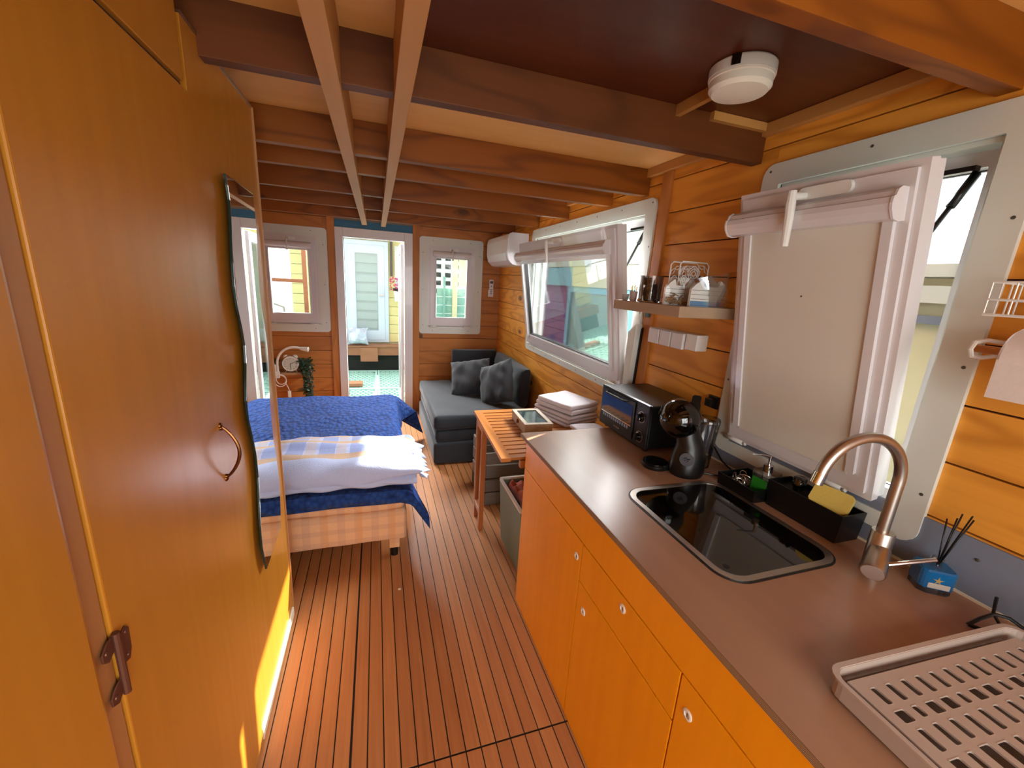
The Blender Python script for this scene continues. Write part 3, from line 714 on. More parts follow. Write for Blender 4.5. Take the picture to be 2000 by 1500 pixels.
# ---- dish drainer
def drainer():
    t = thing('draining_tray', (1.02, .18, .882), 'beige plastic draining tray with slotted insert in the near corner of the worktop', 'dish rack')
    X0, X1, Y0, Y1 = .765, 1.285, -.12, .375
    # slightly turned
    A = Matrix.Translation((1.02, .13, 0)) @ Matrix.Rotation(radians(-3.0), 4, 'Z') @ Matrix.Translation((-1.02, -.13, 0))
    mb = MB(); fr = A @ frame((0, 0, .886), (1, 0, 0), (0, 1, 0), (0, 0, 1))
    ringplate(mb, rrect(X0, X1, Y0, Y1, .03), rrect(X0+.005, X1-.005, Y0+.005, Y1-.005, .028), .036, fr)
    ringplate(mb, rrect(X0-.005, X1+.005, Y0-.005, Y1+.005, .033), rrect(X0+.004, X1-.004, Y0+.004, Y1-.004, .028), .004, fr @ Matrix.Translation((0, 0, .034)))
    mb.build('outer_tray', M['tray'], t)
    MB().prism(rrect(X0+.004, X1-.004, Y0+.004, Y1-.004, .028), .003, fr @ Matrix.Translation((0, 0, .001))).build('tray_well', M['trayin'], t)
    for x in (X0+.06, X1-.1):
        for y in (Y0+.05, Y1-.09): bx('foot', M['tray'], t, x, x+.04, y, y+.04, .8822, .888)
    # insert: a plate of cells, each with or without a slot
    ins = MB(); z0, z1 = .024, .027
    gx0, gx1, gy0, gy1 = X0+.022, X1-.022, Y0+.022, Y1-.022
    nx, ny = 12, 9
    cw = (gx1-gx0-.03)/nx; ch = (gy1-gy0-.03)/ny
    holes = []
    rnd = random.Random(3)
    for i in range(nx):
        y = gy1-.018; k = 0
        seq = [[('s', .045), ('q', .03), ('s', .05), ('b', .06), ('s', .035), ('q', .03), ('s', .048), ('s', .04), ('b', .06), ('q', .03), ('s', .05)], [('s', .045), ('s', .028), ('s', .05), ('s', .05), ('s', .035), ('s', .048), ('q', .03), ('s', .046), ('s', .03), ('s', .05), ('s', .05)], [('s', .045), ('q', .03), ('s', .045), ('b', .06), ('s', .032), ('q', .03), ('s', .045), ('b', .06), ('s', .04), ('q', .03)]][i % 3]
        for kind, L in seq:
            L *= .70; w = cw*(.38 if kind == 's' else .66)
            if y-L < gy0+.012: break
            holes.append((gx0+.015+cw*(i+.5)-w/2, gx0+.015+cw*(i+.5)+w/2, y-L, y)); y -= L+.0095
    xsn = [gx0]
    # build as column strips: solid plate rectangles left after removing the holes
    for i in range(nx):
        a, b = (gx0 if i == 0 else gx0+.015+cw*i), (gx1 if i == nx-1 else gx0+.015+cw*(i+1))
        hs = [h for h in holes if a <= (h[0]+h[1])/2 < b]
        for r in cut((a, b, gy0, gy1), hs):
            ins.box(r[0], r[1], r[2], r[3], z0, z1, mat=fr)
    for h in holes:
        t_ = bmesh.new(); c = min(.003, (h[1]-h[0])*.3); o_ = rrect(h[0]-.0004, h[1]+.0004, h[2]-.0004, h[3]+.0004, .0005, 2); i_ = rrect(h[0]+.0005, h[1]-.0005, h[2]+.0005, h[3]-.0005, c, 2)
        t_.free(); ringplate(ins, o_, i_, .0035, fr @ Matrix.Translation((0, 0, z0-.0002)))
    ins.build('slotted_insert', M['tray'], t)
drainer()
# ---- black wire rack feet beyond tray
wk = MB()
def arc3(c, r, a0, a1, u, v, n=10): return [Vector(c)+r*(cos(a0+(a1-a0)*i/n)*Vector(u)+sin(a0+(a1-a0)*i/n)*Vector(v)) for i in range(n+1)]
wk.tube([(1.262, .405, .888), (1.29, .40, .902), (1.318, .392, .915), (1.335, .375, .915), (1.35, .345, .90), (1.36, .30, .888)], .004, 7)
wk.tube([(1.262, .405, .888), (1.30, .355, .887), (1.345, .28, .887), (1.36, .2, .887)], .004, 7)
wk.tube([(1.318, .398, .955), (1.318, .394, .915), (1.316, .375, .895), (1.305, .352, .888)], .0032, 7)
wk.tube([(1.345, .36, .958), (1.344, .35, .91), (1.340, .32, .892), (1.33, .30, .888)], .0032, 7)
wk.tube([(1.36, .34, .97), (1.36, .30, .91), (1.355, .24, .888)], .0032, 7)
tag(wk.build('wire_stand', M['blk']), 'black bent-wire stand in the corner behind the beige draining tray', 'wire stand')

# ---- oven
ov = thing('mini_oven', (1.23, 1.6, .882), 'black mini oven at the far end of the worktop', 'oven')
Ox, Oy0, Oy1, Oz0, Oz1 = 1.10, 1.405, 1.795, .9, 1.098
bx('housing', M['blk'], ov, Ox+.012, 1.372, Oy0, Oy1, Oz0, Oz1, bev=.006)
bx('front_bezel', M['blk'], ov, Ox, Ox+.0118, Oy0-.003, Oy1+.003, Oz0-.002, Oz1+.002, bev=.005)
dm = NT('oven_door_glass'); dm.set(Base_Color=lin('#1E2E44'), Roughness=.08, Coat_Weight=.5)
dd_ = bx('oven_door', M['blk'], ov, Ox-.006, Ox-.0005, 1.50, 1.785, .912, 1.088, bev=.002)
bx('door_window', dm.m, dd_, Ox-.0075, Ox-.0062, 1.512, 1.772, .975, 1.068)
bx('scale_strip', M['chrome'], dd_, Ox-.0082, Ox-.0062, 1.512, 1.772, .970, .974)
sc_ = MB()
for k in range(12): sc_.box(Ox-.0078, Ox-.0062, 1.535+k*.019, 1.546+k*.019, .952, .966)
sc_.build('grill_marks', plain('pale_print', '#8A93A6', .4), dd_)
MB().tube([(Ox-.006, 1.56, 1.078), (Ox-.024, 1.57, 1.078), (Ox-.024, 1.72, 1.078), (Ox-.006, 1.73, 1.078)], .005, 8).build('door_handle', M['blk'], dd_)
for z in (1.035, .945):
    k = MB().lathe((Ox, 1.452, z), [(.021, 0), (.021, .004), (.016, .006), (.015, .018), (.0, .019)], 22, (-1, 0, 0)).build('knob', M['blkgloss'], ov)
    MB().box(Ox-.024, Ox-.0185, 1.449, 1.455, z-.014, z+.014).build('knob_grip', M['blk'], k)
    mb = MB(); ringplate(mb, [(1.452+.026*cos(t), z+.026*sin(t)) for t in [2*pi*i/20 for i in range(20)]], [(1.452+.0235*cos(t), z+.0235*sin(t)) for t in [2*pi*i/20 for i in range(20)]], .0006, frame((Ox, 0, 0), (0, 1, 0), (0, 0, 1), (-1, 0, 0))); mb.build('dial_ring', M['steel'], ov)
bx('name_badge', M['chrome'], ov, Ox-.0075, Ox-.0062, 1.60, 1.65, .925, .931)
for y in (Oy0+.03, Oy1-.03):
    for x in (Ox+.03, 1.35): MB().lathe((x, y, .8822), [(.01, 0), (.012, .018)], 10).build('foot', M['blk'], ov)

# ---- coffee machine
cm = thing('coffee_machine', (1.15, 1.22, .882), 'glossy black rounded capsule coffee machine in front of the mini oven', 'coffee machine')
bd = MB()
# body: swept ovals leaning back, head sphere
rings = [(.8822, .064, .056, 1.157, 1.205), (.90, .07, .062, 1.157, 1.205), (.95, .068, .06, 1.16, 1.205), (1.0, .054, .052, 1.165, 1.212), (1.04, .048, .046, 1.158, 1.225), (1.09, .04, .04, 1.15, 1.235)]
V = []
for z, rx, ry, cx, cy_ in rings: V.append([bd.b.verts.new((cx+rx*cos(2*pi*k/28), cy_+ry*sin(2*pi*k/28), z)) for k in range(28)])
for A, B in zip(V, V[1:]):
    for k in range(28):
        f = bd.b.faces.new((A[k], A[(k+1) % 28], B[(k+1) % 28], B[k])); f.smooth = True
bd.b.faces.new(V[0][::-1]); bd.b.faces.new(V[-1])
bd.build('body', M['blk'], cm)
hdm = MB(); ax = Vector((-.62, .62, .25)).normalized()
c = Vector((1.128, 1.25, 1.098)); prof = [(.0, -.078)] + [(.079*cos(a), .078*sin(a)) for a in [radians(v) for v in range(-78, 70, 9)]] + [(.0, .0755)]
hdm.lathe(c, prof, 32, ax).build('head', M['blkgloss'], cm)
mb = MB(); mb.lathe(c + ax*.074, [(.020, 0), (.020, .006), (.014, .008), (.0, .008)], 24, ax); mb.build('head_cap', M['blk'], cm)
MB().prism(rrect(-.016, .016, -.03, .03, .006), .018, frame(c+Vector((.045, -.02, .062)), (.7, -.7, 0), (.4, .4, .8), Vector((-.5, -.5, .6)).normalized()), bev=.003).build('lock_lever', M['blk'], cm)
MB().lathe((1.07, 1.285, .8822), [(.05, 0), (.052, .004), (.052, .016), (.05, .018)], 30).build('drip_tray', M['blk'], cm)
MB().lathe((1.07, 1.285, .901), [(.046, 0), (.046, .005), (.049, .006), (.0, .006)], 30).build('drip_grille', M['blkgloss'], cm)
bx('tray_arm', M['blk'], cm, 1.075, 1.15, 1.235, 1.275, .8822, .905, bev=.004)
MB().lathe((1.1075, 1.1575, .965), [(.026, 0), (.026, .0015), (.0, .002)], 26, Vector((-.72, -.69, .04))).build('badge', plain('grey_badge', '#5A5E66', .35, .4), cm)
bdg = MB(); cb = Vector((1.1075, 1.1575, .965))+Vector((-.72, -.69, .04)).normalized()*.0028; u_ = Vector((.69, -.72, 0)).normalized()
bdg.tube([cb+u_*-.011+Vector((0, 0, .004)), cb+u_*-.002+Vector((0, 0, .008)), cb+u_*.008+Vector((0, 0, .002)), cb+u_*.002+Vector((0, 0, -.008))], .0012, 5)
bdg.tube([cb+u_*-.008+Vector((0, 0, -.004)), cb+Vector((0, 0, .001)), cb+u_*.012+Vector((0, 0, .006))], .001, 5)
bdg.build('badge_emblem', M['blk'], cm)
cdm = MB(); cdm.tube([(1.215, 1.19, .888), (1.25, 1.16, .887), (1.29, 1.135, .887), (1.33, 1.13, .887), (1.352, 1.15, .887), (1.36, 1.17, .888), (1.372, 1.24, .9), (1.378, 1.3, .94)], .0035, 8)
cdm.build('power_cord', M['blk'], cm)
# ---- tall clear jar
jr = thing('plastic_tumbler', (1.275, 1.255, .882), 'tall clear plastic tumbler with a lid behind the coffee machine', 'tumbler')
MB().lathe((1.275, 1.255, .8822), [(.032, 0), (.033, .002), (.045, .19), (.0435, .19), (.0315, .006), (.0, .005)], 28).build('cup', M['clear'], jr)
MB().lathe((1.275, 1.255, 1.0725), [(.047, 0), (.047, .012), (.044, .018), (.0, .019)], 28).build('lid', M['clear'], jr)
MB().lathe((1.275, 1.255, .8885), [(.031, 0), (.033, .03), (.0, .031)], 20).build('green_contents', plain('green_leaf_tea', '#4A5A28', .9), jr)
# plug behind the tumbler
bx_ = thing('wall_socket', (1.385, 1.4, 1.09), 'black wall socket on the cladding behind the tumbler', 'socket')
bx('plate', M['blk'], bx_, 1.388, 1.3999, 1.335, 1.39, 1.095, 1.15, bev=.003)
bx('plug', M['blk'], bx_, 1.36, 1.388, 1.345, 1.38, 1.105, 1.14, bev=.004)

# ---- floating shelf with its things
sh = MB().box(1.12, 1.3995, 1.34, 1.82, 1.483, 1.526, bev=.002)
tag(sh.build('wall_shelf', wood('pale_oak', '#B79A7E', '#8C6E56', 1, .5, 3, .15, .4, coat=0)), 'pale oak floating shelf on the right wall above the mini oven', 'shelf')
gj = thing('glass_jar', (1.2, 1.69, 1.526), 'glass jar of dark coffee capsules on the pale oak shelf', 'jar')
MB().lathe((1.215, 1.67, 1.5262), [(.045, 0), (.05, .004), (.052, .115), (.054, .118), (.0515, .118), (.048, .006), (.0, .005)], 28).build('glass', M['clear'], gj)
cap = MB()
for k in range(22):
    a = random.uniform(0, 6.28); r = random.uniform(0, .028); z = 1.534+(k//6)*.025
    d_ = Vector((random.uniform(-1, 1), random.uniform(-1, 1), random.uniform(-1, 1))).normalized()
    cap.lathe((1.215+r*cos(a), 1.67+r*sin(a), z+.01), [(.0, -.012), (.014, -.010), (.015, .008), (.018, .011), (.0, .012)], 10, d_)
o = cap.build('capsules', plain('dark_capsules', '#17161A', .3, coat=.3), gj); o['kind'] = 'stuff'
cup = thing('toothpick_cup', (1.165, 1.745, 1.526), 'small pinkish cup of sticks at the left end of the pale oak shelf', 'cup')
MB().lathe((1.165, 1.728, 1.5262), [(.016, 0), (.019, .045), (.0175, .045), (.015, .004), (.0, .004)], 18).build('cup', plain('pink_ceramic', '#B89A92', .5), cup)
for k in range(7):
    a = 2*pi*k/7; MB().tube([(1.165+.008*cos(a), 1.728+.008*sin(a), 1.532), (1.165+.014*cos(a), 1.728+.014*sin(a), 1.592+.004*(k % 3))], .0011, 5).build('stick', M['blk'] if k % 2 else M['post'], cup)
c2 = thing('egg_cup', (1.15, 1.79, 1.526), 'tiny stone-coloured cup beside the toothpick cup on the shelf', 'cup')
MB().lathe((1.16, 1.785, 1.5262), [(.012, 0), (.016, .01), (.018, .03), (.016, .03), (.012, .008), (.0, .006)], 16).build('bowl', plain('stone_ceramic', '#A8A094', .6), c2)
ch = MB(); ch.lathe((1.155, 1.665, 1.534), [(.0, -.008), (.008, -.004), (.0085, .002), (.0, .008)], 14, (-1, 0, .2)); ch.tube([(1.15, 1.66, 1.53), (1.16, 1.60, 1.529), (1.165, 1.57, 1.53)], .003, 6)
tag(ch.build('teaspoon', M['chrome']), 'small shiny spoon lying at the foot of the jar of capsules', 'spoon')
# napkin holder with a cut-out rose panel
nh = thing('napkin_holder', (1.33, 1.5, 1.526), 'white metal napkin holder with cut-out rose panel standing on the pale oak shelf', 'napkin holder')
def rose(py_, name):
    mb = MB(); x0, x1, z0, z1 = 1.235, 1.385, 1.5265, 1.708
    mb.tube([(x0, py_, z0), (x0, py_, z1-.012), (x0+.012, py_, z1), (x1-.012, py_, z1), (x1, py_, z1-.012), (x1, py_, z0)], .0028, 6, closed=True)
    for cx_, cz_, R in ((1.31, 1.66, .030), (1.262, 1.63, .019), (1.36, 1.632, .019)):
        for rr2 in (R, R*.66, R*.34):
            mb.tube([(cx_+rr2*(1+.1*sin(5*t))*cos(t), py_, cz_+rr2*(1+.1*sin(5*t))*sin(t)) for t in [2*pi*i/18 for i in range(18)]], .0021, 5, closed=True)
    for cx_, cz_, a in ((1.25, 1.67, .9), (1.37, 1.68, 2.2), (1.28, 1.60, 2.6), (1.34, 1.60, .5), (1.25, 1.585, 1.3), (1.37, 1.58, 1.8), (1.31, 1.57, 1.57), (1.275, 1.685, .3), (1.345, 1.69, 2.9)):
        L = .02; e = Vector((cos(a), 0, sin(a))); n_ = Vector((-sin(a), 0, cos(a))); c_ = Vector((cx_, py_, cz_))
        mb.tube([c_-e*L, c_-e*.3*L+n_*.008, c_+e*L, c_-e*.3*L-n_*.008], .0019, 5, closed=True)
    mb.tube([(1.31, py_, 1.63), (1.305, py_, 1.58), (1.31, py_, 1.53)], .002, 5)
    return mb.build(name, M['plastic'], nh)
rose(1.515, 'rose_panel'); rose(1.575, 'rose_panel')
bx('napkins', M['paper'], nh, 1.242, 1.378, 1.522, 1.568, 1.531, 1.61, bev=.004)
mb = MB(); mb.box(1.235, 1.385, 1.513, 1.577, 1.5262, 1.53); mb.build('base', M['plastic'], nh)
# house-shaped card packs in film bags, standing square to the view along the wall
def house(name, x0, x1, yf, label, blue, sticks):
    t = thing(name, ((x0+x1)/2, yf, 1.526), label, 'packet')
    w = x1-x0; H = .105; fr = frame((0, yf, 1.5265), (1, 0, 0), (0, 0, 1), (0, -1, 0))
    o = [(x0, 0), (x1, 0), (x1, H*.66), (x1-w*.10, H*.86), (x1-w*.24, H), (x1-w*.30, H*.76), (x0+w*.34, H*.76), (x0+w*.26, H), (x0+w*.12, H*.86), (x0, H*.66)]
    MB().prism(o, .012, fr).build('card', M['plastic'], t)
    ln = MB()
    for z in (.030, .047, .064): ln.box(x0+.003, x1-.003, yf-.0128, yf-.0121, 1.5265+z, 1.5265+z+.0016)
    ln.build('board_lines', M['dimple'], t)
    if blue: bx('painted_sea', plain('sea_blue_print', '#5E8CB4', .5), t, x0+.002, x1-.002, yf-.0128, yf-.0121, 1.528, 1.549)
    film = MB()
    film.grid(lambda u, v: (x0-.008+(w+.02)*u+.022*u*v*v, yf-.017-.006*sin(pi*u)*sin(pi*v)-(.012*sin(pi*u) if sticks else 0)+.002*sin(9*u+4*v), 1.5275+v*(H+(.045 if blue else .01)*u)), 12, 10)
    film.build('film_bag', M['film'], t)
    if sticks:
        s_ = MB()
        for k in range(60):
            a = random.uniform(-.9, 1.3); c_ = Vector((x0+w*random.uniform(.08, .95), yf-.022+random.uniform(-.004, .004), 1.535+random.uniform(0, .05)*random.random()))
            e = Vector((cos(a), random.uniform(-.1, .1), sin(a)*.8)); L = random.uniform(.010, .02)
            p_, q_ = c_-e*L, c_+e*L; p_.z = max(p_.z, 1.5295); q_.z = max(q_.z, 1.5295)
            s_.tube([p_, q_], .0022, 5)
        s_ = s_.build('twigs', wood('twig_brown', '#B8946A', '#6E5234', 1), t); s_['kind'] = 'stuff'
house('card_packet', 1.19, 1.375, 1.385, 'white house-shaped packet with a blue lower band at the near end of the oak shelf', True, False)
house('twig_packet', 1.135, 1.285, 1.47, 'clear bag of brown twigs with a white house-shaped card on the oak shelf', False, True)

# ---- socket strip, switch
ss = thing('socket_strip', (1.37, 1.7, 1.36), 'row of three white surface sockets with flaps below the oak shelf', 'socket')
bx('back_box', M['plastic'], ss, 1.345, 1.3999, 1.53, 1.81, 1.325, 1.398, bev=.003)
for k in range(3):
    y0 = 1.54+k*.088
    f_ = bx('flap', M['pvc'], ss, 1.33, 1.3445, y0, y0+.08, 1.322, 1.395, bev=.004)
bx('end_housing', M['plastic'], ss, 1.338, 1.3999, 1.46, 1.5295, 1.328, 1.40, bev=.004)
tag(MB().box(1.374, 1.3845, 1.875, 1.915, 1.44, 1.475, bev=.004).build('rocker_switch', plain('dark_green_switch', '#2A4A3E', .3)), 'small dark green rocker switch on the wooden post under the shelf', 'switch')

# ---- wire basket and paper towel holder at right edge
wbk = thing('wire_basket', (1.33, .33, 1.52), 'white wire basket with wooden roll bar on the wall at the right edge', 'basket')
mb = MB(); y0, y1, xa, xb = .0, .555, 1.275, 1.388
for z in (1.572, 1.605, 1.642): mb.tube([(xa, y0, z), (xa, y1, z), (xb, y1, z), (xb, y0, z)], .0024 if z != 1.572 else .0032, 6, closed=True)
for k in range(15):
    y = y1-.038*k; mb.tube([(xa, y, 1.642), (xa, y, 1.572), (xb, y, 1.572), (xb, y, 1.642)], .0018, 5)
for k in range(1, 3):
    x = xa+(xb-xa)*k/3; mb.tube([(x, y1, 1.642), (x, y1, 1.572)], .0018, 5)
mb.build('basket', M['plastic'], wbk)
MB().tube([(1.385, .50, 1.78), (1.385, .50, 1.42), (1.30, .50, 1.42)], .0035, 7).tube([(1.385, .42, 1.78), (1.385, .42, 1.5)], .0035, 7).build('hanger_wires', M['plastic'], wbk)
MB().tube([(1.388, .552, 1.51), (1.32, .552, 1.515), (1.275, .552, 1.51), (1.265, .552, 1.495), (1.275, .552, 1.48), (1.32, .552, 1.475), (1.388, .552, 1.48)], .005, 8).build('bar_bracket', M['plastic'], wbk)
MB().tube([(1.31, .57, 1.495), (1.31, .0, 1.495)], .009, 12).build('roll_bar', M['post'], wbk, label='wooden roll bar')
pr = MB(); pr.lathe((1.31, .50, 1.482), [(.014, 0), (.062, 0), (.068, .006), (.068, .235), (.062, .24), (.014, .24)], 40, (0, -1, 0))
pr.box(1.2425, 1.2445, .262, .497, 1.40, 1.482)
tag(pr.build('paper_towel_roll', M['paper']), 'white paper towel roll hanging below the wire basket', 'paper towel')

# ---- ceiling lamp
cl = thing('ceiling_lamp', (.99, 1.08, 2.14), 'round white ceiling lamp on the red-brown ceiling panel', 'lamp')
c = (.985, 1.075, 2.1985)
MB().lathe(c, [(.083, 0), (.086, .004), (.086, .028), (.0, .028)], 48, (0, 0, -1)).build('base', M['plastic'], cl)
MB().lathe((c[0], c[1], c[2]-.0285), [(.084, 0), (.084, .006), (.0815, .008), (.081, .026), (.072, .036), (.04, .040), (.0, .041)], 48, (0, 0, -1)).build('diffuser', plain('opal_plastic', '#EEE8DA', .35, var=.01), cl)
a_ = radians(215)
MB().box(-.011, .011, -.003, .003, -.012, .012, mat=Matrix.Translation((c[0]+.0855*cos(a_), c[1]+.0855*sin(a_), c[2]-.014)) @ Matrix.Rotation(a_+pi/2, 4, 'Z')).build('switch', M['blk'], cl)

# ================================================================== BED
bed = thing('bed', (-.6, 3.0, 0), 'low divan bed with plaid sheet behind the wardrobe', 'bed')
def slab(x0, x1, y0, y1, z0, z1, r=.03, amp=.004, nx=24, ny=26, bulge=0):
    t = bmesh.new(); mb = MB()
    mb.box(x0, x1, y0, y1, z0, z1)
    bmesh.ops.bevel(mb.b, geom=mb.b.edges[:], offset=r, segments=4, affect='EDGES', profile=.5)
    bmesh.ops.subdivide_edges(mb.b, edges=[e for e in mb.b.edges if e.calc_length() > .15], cuts=14, use_grid_fill=True)
    for v in mb.b.verts:
        n_ = sin(v.co.x*9+v.co.y*4)*sin(v.co.y*7-v.co.z*11)+.6*sin(v.co.x*23+v.co.z*17)*sin(v.co.y*19)
        v.co += Vector((.4*n_, .6*n_, n_))*amp
    for f in mb.b.faces: f.smooth = True
    return mb
bedx0, bedx1 = -1.40, .135
slab(bedx0, bedx1, 2.085, 3.93, .145, .33, .02, .002).build('divan_base', M['plaid2'], bed)
slab(bedx0, bedx1-.005, 2.09, 3.92, .325, .455, .035, .003).build('mattress', M['plaid2'], bed)
for x in (bedx1-.065, -.6, -1.3):
    for y in (2.17, 3.8):
        lg = bx('leg', M['plaid2'], bed, x-.028, x+.028, y-.028, y+.028, .06, .146) if x > 0 and y < 3 else bx('leg', M['blk'], bed, x-.025, x+.025, y-.025, y+.025, .05, .146)
        MB().lathe((x, y, 0.0005), [(.022, 0), (.022, .062)], 14).build('castor', M['blk'], lg)
# quilt: a draped sheet over the mattress
def quilt(u, v):
    # u across (0 left .. 1 right hem), v from near (0) to far (1)
    W_ = bedx1-bedx0; s = u*(W_+.20); hang = max(0, s-W_)
    y = 2.04+v*1.98; x = bedx0+min(s, W_)
    z = .468+.004*sin(x*11+y*5)+.003*sin(y*17-x*6)
    ny_ = 0
    if y < 2.085:  ny_ = (2.085-y)
    if hang > 0:
        k = hang/.20; x = bedx1+.012+.03*k+.018*sin(y*9)*k; z -= hang*.93
        if y > 3.7: x += (y-3.7)*.9*k*.9
        if y < 2.35: x += (2.35-y)*.30*k
    edge = max(0, 1-abs(s-W_)/.03)
    z -= .012*edge; x -= .004*edge
    if y > 3.93: z -= min((y-3.93)*2.6, .25)*(1-.0); y = 3.93+(y-3.93)*.35
    if ny_ > 0: z -= ny_*1.7; y = 2.075-.01
    return (x, y, z)
MB().grid(quilt, 74, 90).build('quilt', M['quilt'], None, solid=.008)
qo = bpy.data.objects['quilt']; tag(qo, 'navy blue stitched quilt spread over the bed', 'quilt')

def cushion(w, h, t, mat4, name, m, n=28, pinch=.06, seed=0, wr=.006, parent=None, pw=.5):
    """pillow lying in its local xy plane, thickness along z"""
    rnd = random.Random(seed); ph = [rnd.uniform(0, 6) for _ in range(6)]
    mb = MB(); pat = mb.b.verts.layers.float_vector.new('pat')
    def P_(u, v, s):
        a, b = 2*u-1, 2*v-1
        prof = (max(0, 1-abs(a)**3.4)*max(0, 1-abs(b)**3.4))**pw
        x = a*w/2*(1-pinch*(1-b*b)*abs(a)**3*0-pinch*(1-abs(b)**2)*.9*abs(a)**4); y = b*h/2*(1-pinch*(1-abs(a)**2)*.9*abs(b)**4)
        wz = wr*(sin(7*a+ph[0]+3*b)*sin(5*b+ph[1])+.5*sin(15*a*b+ph[2])+.4*sin(19*a+ph[3]-6*b)*abs(b))
        e = min(1, prof*3)
        return mat4 @ Vector((x, y, s*(t/2*prof+wz*e+.002)))
    A = [[None]*(n+1) for _ in range(n+1)]; B = [[None]*(n+1) for _ in range(n+1)]
    for i in range(n+1):
        for j in range(n+1):
            uu_ = .5-.5*cos(pi*i/n); vv_ = .5-.5*cos(pi*j/n)
            A[i][j] = mb.b.verts.new(P_(uu_, vv_, 1))
            B[i][j] = A[i][j] if i in (0, n) or j in (0, n) else mb.b.verts.new(P_(uu_, vv_, -1))
            for q in (A[i][j], B[i][j]): q[pat] = ((uu_-.5)*w, (vv_-.5)*h, 0)
    for i in range(n):
        for j in range(n):
            f = mb.b.faces.new((A[i][j], A[i+1][j], A[i+1][j+1], A[i][j+1])); f.smooth = True
            try: f = mb.b.faces.new((B[i][j+1], B[i+1][j+1], B[i+1][j], B[i][j])); f.smooth = True
            except ValueError: pass
    return mb
# long plaid pillow across the near end of the bed
pm = frame((-.40, 2.31, .548), Vector((1, .02, -.0)).normalized(), Vector((0, .99, -.04)).normalized(), Vector((0, .04, .99)).normalized())
pb = cushion(1.24, .50, .185, pm, 'pillow', None, n=44, pinch=.03, seed=4, wr=.011, pw=.42)
for v in pb.b.verts:
    if v.co.z < .485: v.co.z = .485+(v.co.z-.485)*.08
pil = thing('pillow', (-.40, 2.325, .48), 'plump plaid pillow in blue, white and tan at the near end of the bed', 'pillow')
pb.build('pillow_body', M['plaid'], pil, soft=True)
# ruffled open end at right
def ruf(u, v):
    a = -1+2*u; yy = 2.315+a*.225; r = .175+v*.065*(1+.35*sin(u*41))
    z = .545+.045*cos(a*1.35)*(1-v*.9) - v*.045
    return (r+.012*sin(u*57+v*3), yy+.008*sin(u*33), max(z+.012*sin(u*47)*v, .482))
MB().grid(ruf, 70, 8).build('ruffled_flap', M['plain_case'], pil, solid=.004)
def tuck(u, v):
    x = -1.0+u*1.19; y = 2.085-.012*sin(pi*v)+.05*v*v; return (x, y+.006*sin(u*38+v*5), .486+v*.06+.003*sin(u*29))
MB().grid(tuck, 60, 8).build('pillow_underside', M['plain_case'], pil, solid=.006)

# ================================================================== SOFA
so = thing('sofa_bed', (.85, 3.95, 0), 'low grey fold-out sofa seat in the far right corner', 'sofa')
slab(.44, 1.32, 3.285, 4.60, .012, .205, .02, .002).build('base', M['sofa'], so)
slab(.455, 1.315, 3.30, 4.60, .207, .318, .035, .003).build('lower_cushion', M['sofa'], so)
slab(.440, 1.315, 3.29, 4.60, .316, .445, .035, .004).build('seat_cushion', M['sofa'], so)
def tiltslab(name, c, w, h, t, fx, fy, fz, par, m, seed):
    mm = frame(c, fx, fy, fz); mb = cushion(w, h, t, mm, name, m, n=22, pinch=.01, seed=seed, wr=.003, pw=.22); return mb.build(name, m, par)
tiltslab('back_cushion', (1.305, 3.95, .62), .95, .36, .15, (0, 1, 0), Vector((.06, 0, 1)).normalized(), Vector((-1, 0, .06)).normalized(), so, M['sofa'], 2)
tiltslab('end_cushion', (1.05, 4.52, .62), .52, .38, .12, (1, 0, 0), Vector((0, .12, 1)).normalized(), Vector((0, -1, .12)).normalized(), so, M['sofa'], 3)
for nm, c, yaw, lean, roll, lab, sd in (
        ('cushion', (.90, 4.02, .60), 30, 40, 14, 'dark grey square cushion leaning to the left on the sofa', 5),
        ('cushion', (1.07, 3.64, .63), 66, 16, 24, 'dark grey square cushion standing upright at the near side of the sofa', 9)):
    mm = Matrix.Translation(c) @ Matrix.Rotation(radians(-yaw), 4, 'Z') @ Matrix.Rotation(radians(90-lean), 4, 'X') @ Matrix.Rotation(radians(roll), 4, 'Z')
    o = cushion(.42, .42, .16, mm, nm, None, n=30, pinch=.10, seed=sd, wr=.008, pw=.55).build(nm, M['sofa2'], soft=True)
    tag(o, lab, 'cushion', 'dark grey cushions on the sofa')

# ================================================================== SLATTED TABLE
tb = thing('slatted_table', (.8, 2.1, 0), 'slatted oiled hardwood side table between worktop and sofa', 'table')
TW = wood('oiled_hardwood', '#C8803F', '#7C4420', 0, .4, 4, .3, .5, coat=.15)
TWy = wood('oiled_hardwood_long', '#C8803F', '#7C4420', 1, .4, 4, .3, .5, coat=.15)
TWz = wood('oiled_hardwood_leg', '#BE6E38', '#7C4020', 2, .4, 4, .3, .5, coat=.15)
tx0, tx1, ty0, ty1, tz = .575, 1.30, 1.745, 2.50, .75
def skew(o_): return o_
sh_ = Matrix.Identity(4); sh_[0][1] = .045; sh_[0][3] = -.045*2.15      # top is set slightly askew to the wall
def tbx(name, mat, *a, bev=.002, par=tb):
    mb = MB(); mb.box(*a, bev=bev)
    for v in mb.b.verts: v.co = sh_ @ v.co
    return mb.build(name, mat, par)
tbx('side_rail', TWy, tx0, tx0+.05, ty0, ty1-.055, tz-.02, tz)
tbx('side_rail', TWy, tx1-.05, tx1, ty0, ty1-.055, tz-.02, tz)
tbx('end_rail', TW, tx0, tx1, ty1-.0545, ty1, tz-.02, tz)
n = 13; pitch = (ty1-.06-ty0)/n
for k in range(n): tbx('slat', TW, tx0+.0505, tx1-.0505, ty0+pitch*k+.006, ty0+pitch*(k+1)-.006, tz-.016, tz-.002)
